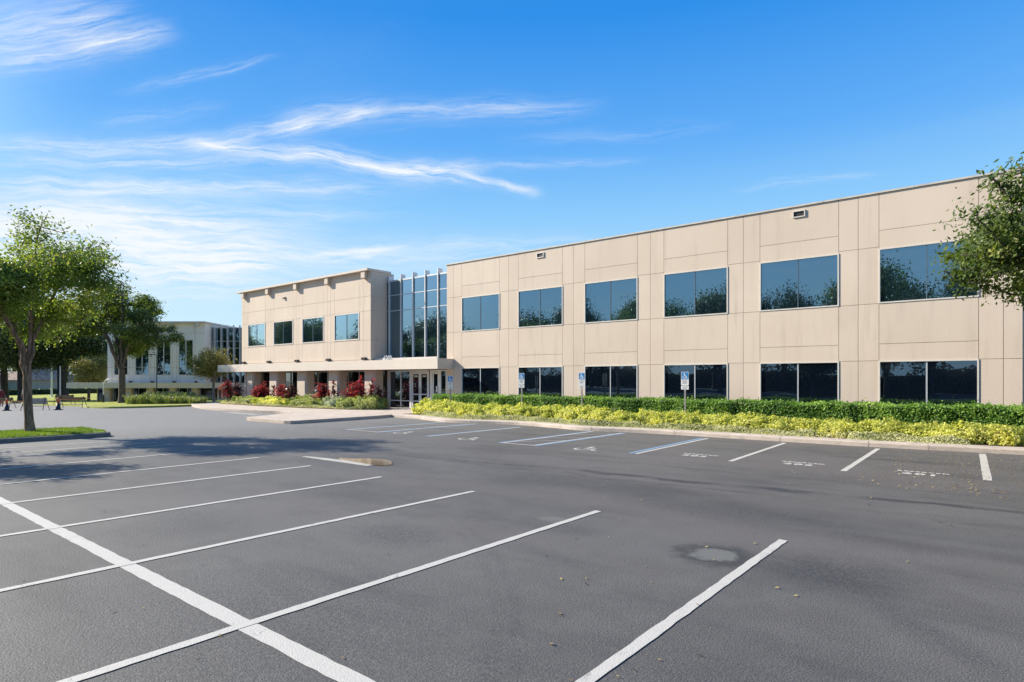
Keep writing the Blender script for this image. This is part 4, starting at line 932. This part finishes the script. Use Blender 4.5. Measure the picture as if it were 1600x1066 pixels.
# fallen leaves (stuff)
rs = RS(9); n = 950; X_ = np.concatenate([rs.normal(-.9, .95, n), rs.uniform(-8, 2, 60), rs.uniform(-6, 0, 30)]); Y_ = np.concatenate([rs.uniform(13.2, 20.9, n), rs.uniform(8, 19, 60), rs.uniform(2, 8, 30)])
X_ = np.where(X_ < -3.2, -3.2+np.abs(rs.normal(0, 1, len(X_))), X_) if False else X_
P = np.stack([X_, Y_, np.full(len(X_), .014)], 1); N = np.zeros_like(P); N[:, 2] = 4; V, Q = leaf_quads(P, N, .021, rs, .55); V[:, 2] = np.maximum(V[:, 2], .009)
tag(fast('fallen_leaves', V, Q, 'leaf_fallen'), 'yellow and brown fallen leaves scattered on the asphalt', 'leaves', kind='stuff')

rs = RS(19); n = 26; P = np.stack([rs.uniform(-9, 0, n), rs.uniform(1.6, 6.5, n), np.full(n, .012)], 1); N = np.zeros_like(P); N[:, 2] = 4; V, Q = leaf_quads(P, N, .03, rs, .22); V[:, 2] = np.maximum(V[:, 2], .009)
tag(fast('leaf_litter', V, Q, 'dark_litter'), 'small dark twigs and leaf bits lying on the near asphalt', 'leaf litter', kind='stuff')
# ------------------------------------------------------------ parking signs
def sign():
    root = empty('parking_sign', (0, 0, .1))
    pm = MB().box(-.03, .03, -.012, .0, 0, 2.2).box(-.03, -.022, .0, .02, 0, 2.2).box(.022, .03, .0, .02, 0, 2.2); pm.build('post', 'galvanised', root)
    def rrect(x0, x1, z0, z1, y0, y1, r):
        pts = []
        for cx_, cz_, a0 in ((x1-r, z1-r, 0), (x0+r, z1-r, 90), (x0+r, z0+r, 180), (x1-r, z0+r, 270)):
            for k in range(5): a = R_(a0+22.5*k); pts.append((cx_+r*math.cos(a), cz_+r*math.sin(a)))
        mb = MB().prism(pts, 0, 1); mb.v = [(x, y0+(y1-y0)*z, yy) for x, yy, z in mb.v]; return mb
    pl = rrect(-.155, .155, 1.66, 2.20, -.020, -.0135, .035).build('sign_plate', 'sign_white', root)
    rrect(-.14, .14, 1.90, 2.185, -.0235, -.0205, .03).build('blue_field', 'sign_blue', pl)
    mb = MB(); wheelchair(mb, Matrix.Translation((-.12, -.0255, 1.925)) @ Matrix.Rotation(R_(90), 4, 'X') @ Matrix.Scale(.235, 4), .09); mb.build('wheelchair_symbol', 'sign_white', pl)
    mb = MB(); rr = random.Random(2)
    for z, a in ((1.855, .10), (1.815, .12), (1.775, .09), (1.735, .11)):
        x = -a
        while x < a-.02: l = rr.uniform(.012, .022); mb.box(x, min(a, x+l), -.0235, -.0205, z-.011, z+.011); x += l+.009
    mb.build('lettering', 'sign_grey', pl)
    pl2 = rrect(-.155, .155, 1.50, 1.645, -.020, -.0135, .02).build('fine_plate', 'sign_white', root)
    mb = MB()
    for z in (1.60, 1.545):
        x = -.10
        while x < .09: l = rr.uniform(.015, .025); mb.box(x, x+l, -.0235, -.0205, z-.014, z+.014); x += l+.01
    mb.build('lettering', 'sign_grey', pl2)
    return root
s0 = sign()
sl = [((-22.9, 23.0), 'blue and white accessible parking sign nearest the entrance doors', .05), ((-18.05, 22.95), 'blue and white accessible parking sign before the second ground floor window', .0),
      ((-14.75, 23.1), 'blue and white accessible parking sign before the pier right of the second window', .0), ((-9.9, 23.05), 'blue and white accessible parking sign before the fourth ground floor window, largest one', 0)]
for i, ((x, y), lb_, rz) in enumerate(sl):
    o = s0 if i == 0 else copy_tree(s0); o.location = (x, y, .12 if i else .0); o.rotation_euler.z = [.35, .12, .1, .05][i]
    tag(o, lb_, 'parking sign', 'accessible parking signs in the shrub bed')

# ------------------------------------------------------------ small things at the far left
def cone(label, loc):
    root = empty('traffic_cone', loc); tag(root, label, 'traffic cone', 'traffic cones with orange tops')
    MB().bevbox(-.24, .24, -.24, .24, 0, .05, .05).build('base', 'cone_black', root)
    MB().lathe([(.17, .05), (.16, .07), (.085, .5)], 20).build('body', 'cone_black', root, True)
    MB().lathe([(.085, .5), (.03, .86), (.001, .87)], 20).build('top', 'cone_orange', root, True); return root
cone('traffic cone farthest left beside the red dressed person', (-53.9, 10.7, zt(-53.9))); cone('traffic cone right of the near island tree trunk', (-51.3, 13.0, zt(-51.3)))
tp = MB()
for a, b in (((-53.9, 10.7, .66), (-62, 5.0, .5)), ((-51.3, 13.0, .72), (-57.2, 16.6, .7)), ((-53.9, 10.7, .66), (-60.8, 13.9, .7))):
    A, B_ = Vector(a), Vector(b); A.z += zt(A.x); B_.z += zt(B_.x)
    for k in range(8):
        p, q = A.lerp(B_, k/8), A.lerp(B_, (k+1)/8); sg = -.10*math.sin(math.pi*k/8); sg2 = -.10*math.sin(math.pi*(k+1)/8)
        tp.quadface((p.x, p.y, p.z+sg), (q.x, q.y, q.z+sg2), (q.x, q.y, q.z+sg2+.075), (p.x, p.y, p.z+sg+.075))
tag(tp.build('barrier_tape', 'barrier_orange'), 'orange barrier tape strung between the traffic cones', 'barrier tape')
def barricade(label, loc, rz, L=1.7, m='wood_brown', board=.2):
    root = empty('barricade', loc, rz); tag(root, label, 'barricade', 'folding barricades by the lawn kerb')
    MB().box(-L/2, L/2, -.02, .02, .85-board, .85).build('board', m, root)
    for sx in (-1, 1):
        for sy in (-1, 1): MB().tube([(sx*L*.42, sy*.03, .9), (sx*L*.47, sy*.32, 0)], .022, 6).build('leg', 'dark_metal', root)
    MB().tube([(-L*.45, -.2, .3), (L*.45, -.2, .3)], .015, 6).build('crossbar', 'dark_metal', root)
barricade('brown barricade right of the second traffic cone', (-55.6, 15.0, zt(-55.6)), .75, 1.9)
barricade('barricade with a pale patterned board behind the near island trunk', (-52.6, 12.0, zt(-52.6)), .72, 1.6, 'board_pale', .42)
barricade('brown barricade behind the leftmost traffic cone', (-63., 12.3, zt(-63.)), .6, 1.7)
barricade('brown barricade at the foot of the thick trunked oak', (-66., 17.2, zt(-66)+.14), .75, 1.6, 'wood_brown', .25)
def lamp(name, label, loc, h, m, arm=True, r=.05):
    root = empty(name, loc); tag(root, label, 'post')
    MB().tube([(0, 0, 0), (0, 0, h)], [r, r*.7], 8).build('pole', m, root)
    MB().lathe([(r*2.4, 0), (r*2.4, .12), (r, .16)], 12).build('base', m, root)
    if arm: MB().tube([(0, 0, h), (-.15, -.12, h+.12), (-.42, -.34, h+.1)], .035, 6).box(-.62, -.38, -.46, -.26, h+.02, h+.12).build('lamp_head', m, root)
lamp('lamp_post', 'dark lamp post before the distant office building', (-62.6, 23.6, zt(-62.6)), 4.6, 'dark_metal')
lamp('flag_pole', 'pale steel post beside the thick trunked oak', (-66.5, 17.0, zt(-66.5)+.1), 3.5, 'aluminium_light', False, .06)
lamp('post', 'white post on the far side of the lawn', (-128, 31.5, -1.0), 6.5, 'white_paint', False, .16)
lamp('lamp_post', 'dark post in front of the yellow tree', (-83, 24.0, -.6), 3.6, 'dark_metal', False, .06)
hp = empty('arch_post', (-71.7, 22.0, -.45)); tag(hp, 'thin pale hooped post left of the live oak', 'post')
MB().tube([(0, 0, 0), (0, 0, 2.0), (.15, .1, 2.35), (.5, .4, 2.5), (1.1, .9, 2.45)], .045, 6).build('hoop', 'aluminium_light', hp); MB().tube([(0, 0, 0), (0, 0, .9)], .09, 8).build('sleeve', 'dark_metal', hp)
# persons
def person(label, loc, rz, shirt, legs, H=1.7, arm_up=.0, cap=False):
    root = empty('person', loc, rz); tag(root, label, 'person', None)
    s_ = H/1.7
    J = {'pel': (0, 0, .93), 'waist': (0, .0, 1.08), 'chest': (0, .01, 1.30), 'neck': (0, .0, 1.46), 'head': (0, -.02, 1.56), 'crown': (0, -.01, 1.66),
         'hl': (-.09, 0, .88), 'kl': (-.11, -.06, .48), 'al': (-.11, .03, .09), 'tl': (-.12, -.12, .04), 'hr': (.09, 0, .88), 'kr': (.11, .02, .48), 'ar': (.12, .12, .10), 'tr': (.13, -.02, .04),
         'sl': (-.18, 0, 1.40), 'el': (-.25, .04, 1.12), 'wl': (-.24, -.08, .90), 'fl': (-.235, -.12, .80), 'sr': (.18, 0, 1.40), 'er': (.25, .02, 1.13), 'wr': (.26, -.12, .92), 'fr': (.255, -.17, .83)}
    Rr = {'pel': .135, 'waist': .125, 'chest': .15, 'neck': .055, 'head': .088, 'crown': .075, 'hl': .095, 'kl': .06, 'al': .042, 'tl': .035, 'hr': .095, 'kr': .06, 'ar': .042, 'tr': .035,
          'sl': .06, 'el': .043, 'wl': .03, 'fl': .022, 'sr': .06, 'er': .043, 'wr': .03, 'fr': .022}
    E = [('pel', 'waist'), ('waist', 'chest'), ('chest', 'neck'), ('neck', 'head'), ('head', 'crown'), ('pel', 'hl'), ('hl', 'kl'), ('kl', 'al'), ('al', 'tl'), ('pel', 'hr'), ('hr', 'kr'), ('kr', 'ar'), ('ar', 'tr'),
         ('chest', 'sl'), ('sl', 'el'), ('el', 'wl'), ('wl', 'fl'), ('chest', 'sr'), ('sr', 'er'), ('er', 'wr'), ('wr', 'fr')]
    keys = list(J); me = bpy.data.meshes.new('body'); vs = [tuple(c*s_ for c in J[k]) for k in keys]; ed = [(keys.index(a), keys.index(b)) for a, b in E]; rad = [Rr[k]*s_ for k in keys]
    for wn, hd in (('wl', -1), ('wr', 1)):   # five fingers each
        w_ = Vector(J['f'+wn[1]])
        for q in range(5):
            a = w_+Vector((hd*.0, -.012*q+.024, -.02)) if q < 4 else w_+Vector((-hd*.015, -.03, .02)); b = a+Vector((0, -.02, -.065+.006*abs(q-1.5))) if q < 4 else a+Vector((-hd*.02, -.035, -.035))
            i0 = len(vs); vs += [tuple(a*s_), tuple(b*s_)]; ed += [(keys.index('f'+wn[1]), i0), (i0, i0+1)]; rad += [.009, .007]
    me.from_pydata(vs, ed, []); o = bpy.data.objects.new('body', me); C.objects.link(o)
    md = o.modifiers.new('skin', 'SKIN'); md.use_smooth_shade = True
    for i, q in enumerate(me.skin_vertices[0].data): q.radius = (rad[i], rad[i]*.85); q.use_root = (i == 0)
    sb = o.modifiers.new('sub', 'SUBSURF'); sb.levels = 1; sb.render_levels = 1
    dg = bpy.context.evaluated_depsgraph_get(); dg.update(); bme = bpy.data.meshes.new_from_object(o.evaluated_get(dg)); bpy.data.objects.remove(o)
    bo = bpy.data.objects.new('body', bme); C.objects.link(bo); bo.parent = root
    bme.materials.clear(); [bme.materials.append(MATS[m]) for m in ('skin', shirt, legs, 'shoe')]
    for p in bme.polygons:
        c = p.center/s_; p.material_index = 3 if c.z < .1 else 2 if c.z < .98 and abs(c.x) < .21 else 1 if (c.z < 1.45 and not (abs(c.x) > .2 and c.z < 1.05)) else 0
    hm = MB().lathe([(.001, .11), (.06, .10), (.088, .05), (.095, 0), (.09, -.04)], 12, (0, .01*s_, 1.62*s_)); hm.build('hair', 'cloth_white' if cap else 'hair', root, True)
    fc = MB()
    for sx in (-1, 1): fc.lathe([(.001, -.012), (.011, 0), (.001, .012)], 8, (sx*.032*s_, -.098*s_, 1.585*s_)); fc.lathe([(.001, -.03), (.014, 0), (.001, .03)], 8, (sx*.088*s_, -.005, 1.57*s_))
    fc.lathe([(.001, .02), (.015, -.01), (.001, -.018)], 8, (0, -.105*s_, 1.56*s_)); fc.box(-.025, .025, -.1*s_, -.09*s_, 1.52*s_, 1.527*s_); fc.build('face', 'skin', root)
    return root
person('person in dark red clothes standing at the left edge beside the cones', (-70.1, 13.55, zt(-70.1)), 1.9, 'cloth_red', 'cloth_red')
person('person in a white shirt and cap behind the near island tree trunk', (-73.4, 15.95, zt(-73.4)), .6, 'cloth_white', 'cloth_navy', 1.85, cap=True)
# beyond the lawn: clipped dark hedge, red mulch bank, low houses
fh = empty('far_hedge', (-150, 40, -1.1), R_(-62)); tag(fh, 'dark clipped hedge along the far edge of the lawn', 'hedge')
def fhf(n, rs):
    P = np.stack([rs.uniform(-60, 60, n), rs.uniform(-.7, .7, n), rs.uniform(0, 1.3, n)], 1); N = np.zeros_like(P); N[:, 1] = -1; N[:, 2] = .6; return P, N
leaf_shell('foliage', fhf, 14000, .16, 'leaf_dark', fh, 13); MB().box(-60, 60, -.55, .55, 0, 1.15).build('shade_core', 'hedge_inner_shade', fh)
slab('mulch_bank', [(-137, 42), (-126, 66), (-124, 65), (-134, 41)], .1, .9, 'mulch_red')
def house(label, loc, rz, w_, d_, h, wall, roof):
    root = empty('house', loc, rz); tag(root, label, 'house')
    MB().box(-w_/2, w_/2, -d_/2, d_/2, 0, h).build('wall', wall, root)
    mb = MB(); a, b = w_/2+.5, d_/2+.5; mb.v += [(-a, -b, h), (a, -b, h), (a, b, h), (-a, b, h), (-a+b, 0, h+b*.55), (a-b, 0, h+b*.55)]; mb.f += [(0, 1, 5, 4), (2, 3, 4, 5), (1, 2, 5), (3, 0, 4), (3, 2, 1, 0)]; mb.build('roof', roof, root)
    for k in (-.3, 0, .3): MB().box(k*w_-.7, k*w_+.7, -d_/2-.05, -d_/2, 1.0, 2.3).build('window', 'glass_dark', root)
house('low tan house with a hip roof beyond the far lawn', (-160, 37, -1.1), R_(-60), 14, 9, 3, 'house_wall', 'house_roof')
house('pale low building beyond the far lawn, behind the white post', (-158, 22, -1.1), R_(-70), 16, 8, 3.2, 'pale_wall', 'house_roof')
house('white low building beyond the yellow tree', (-152, 55, -1.1), R_(-50), 18, 8, 3.2, 'pale_wall', 'pale_wall')
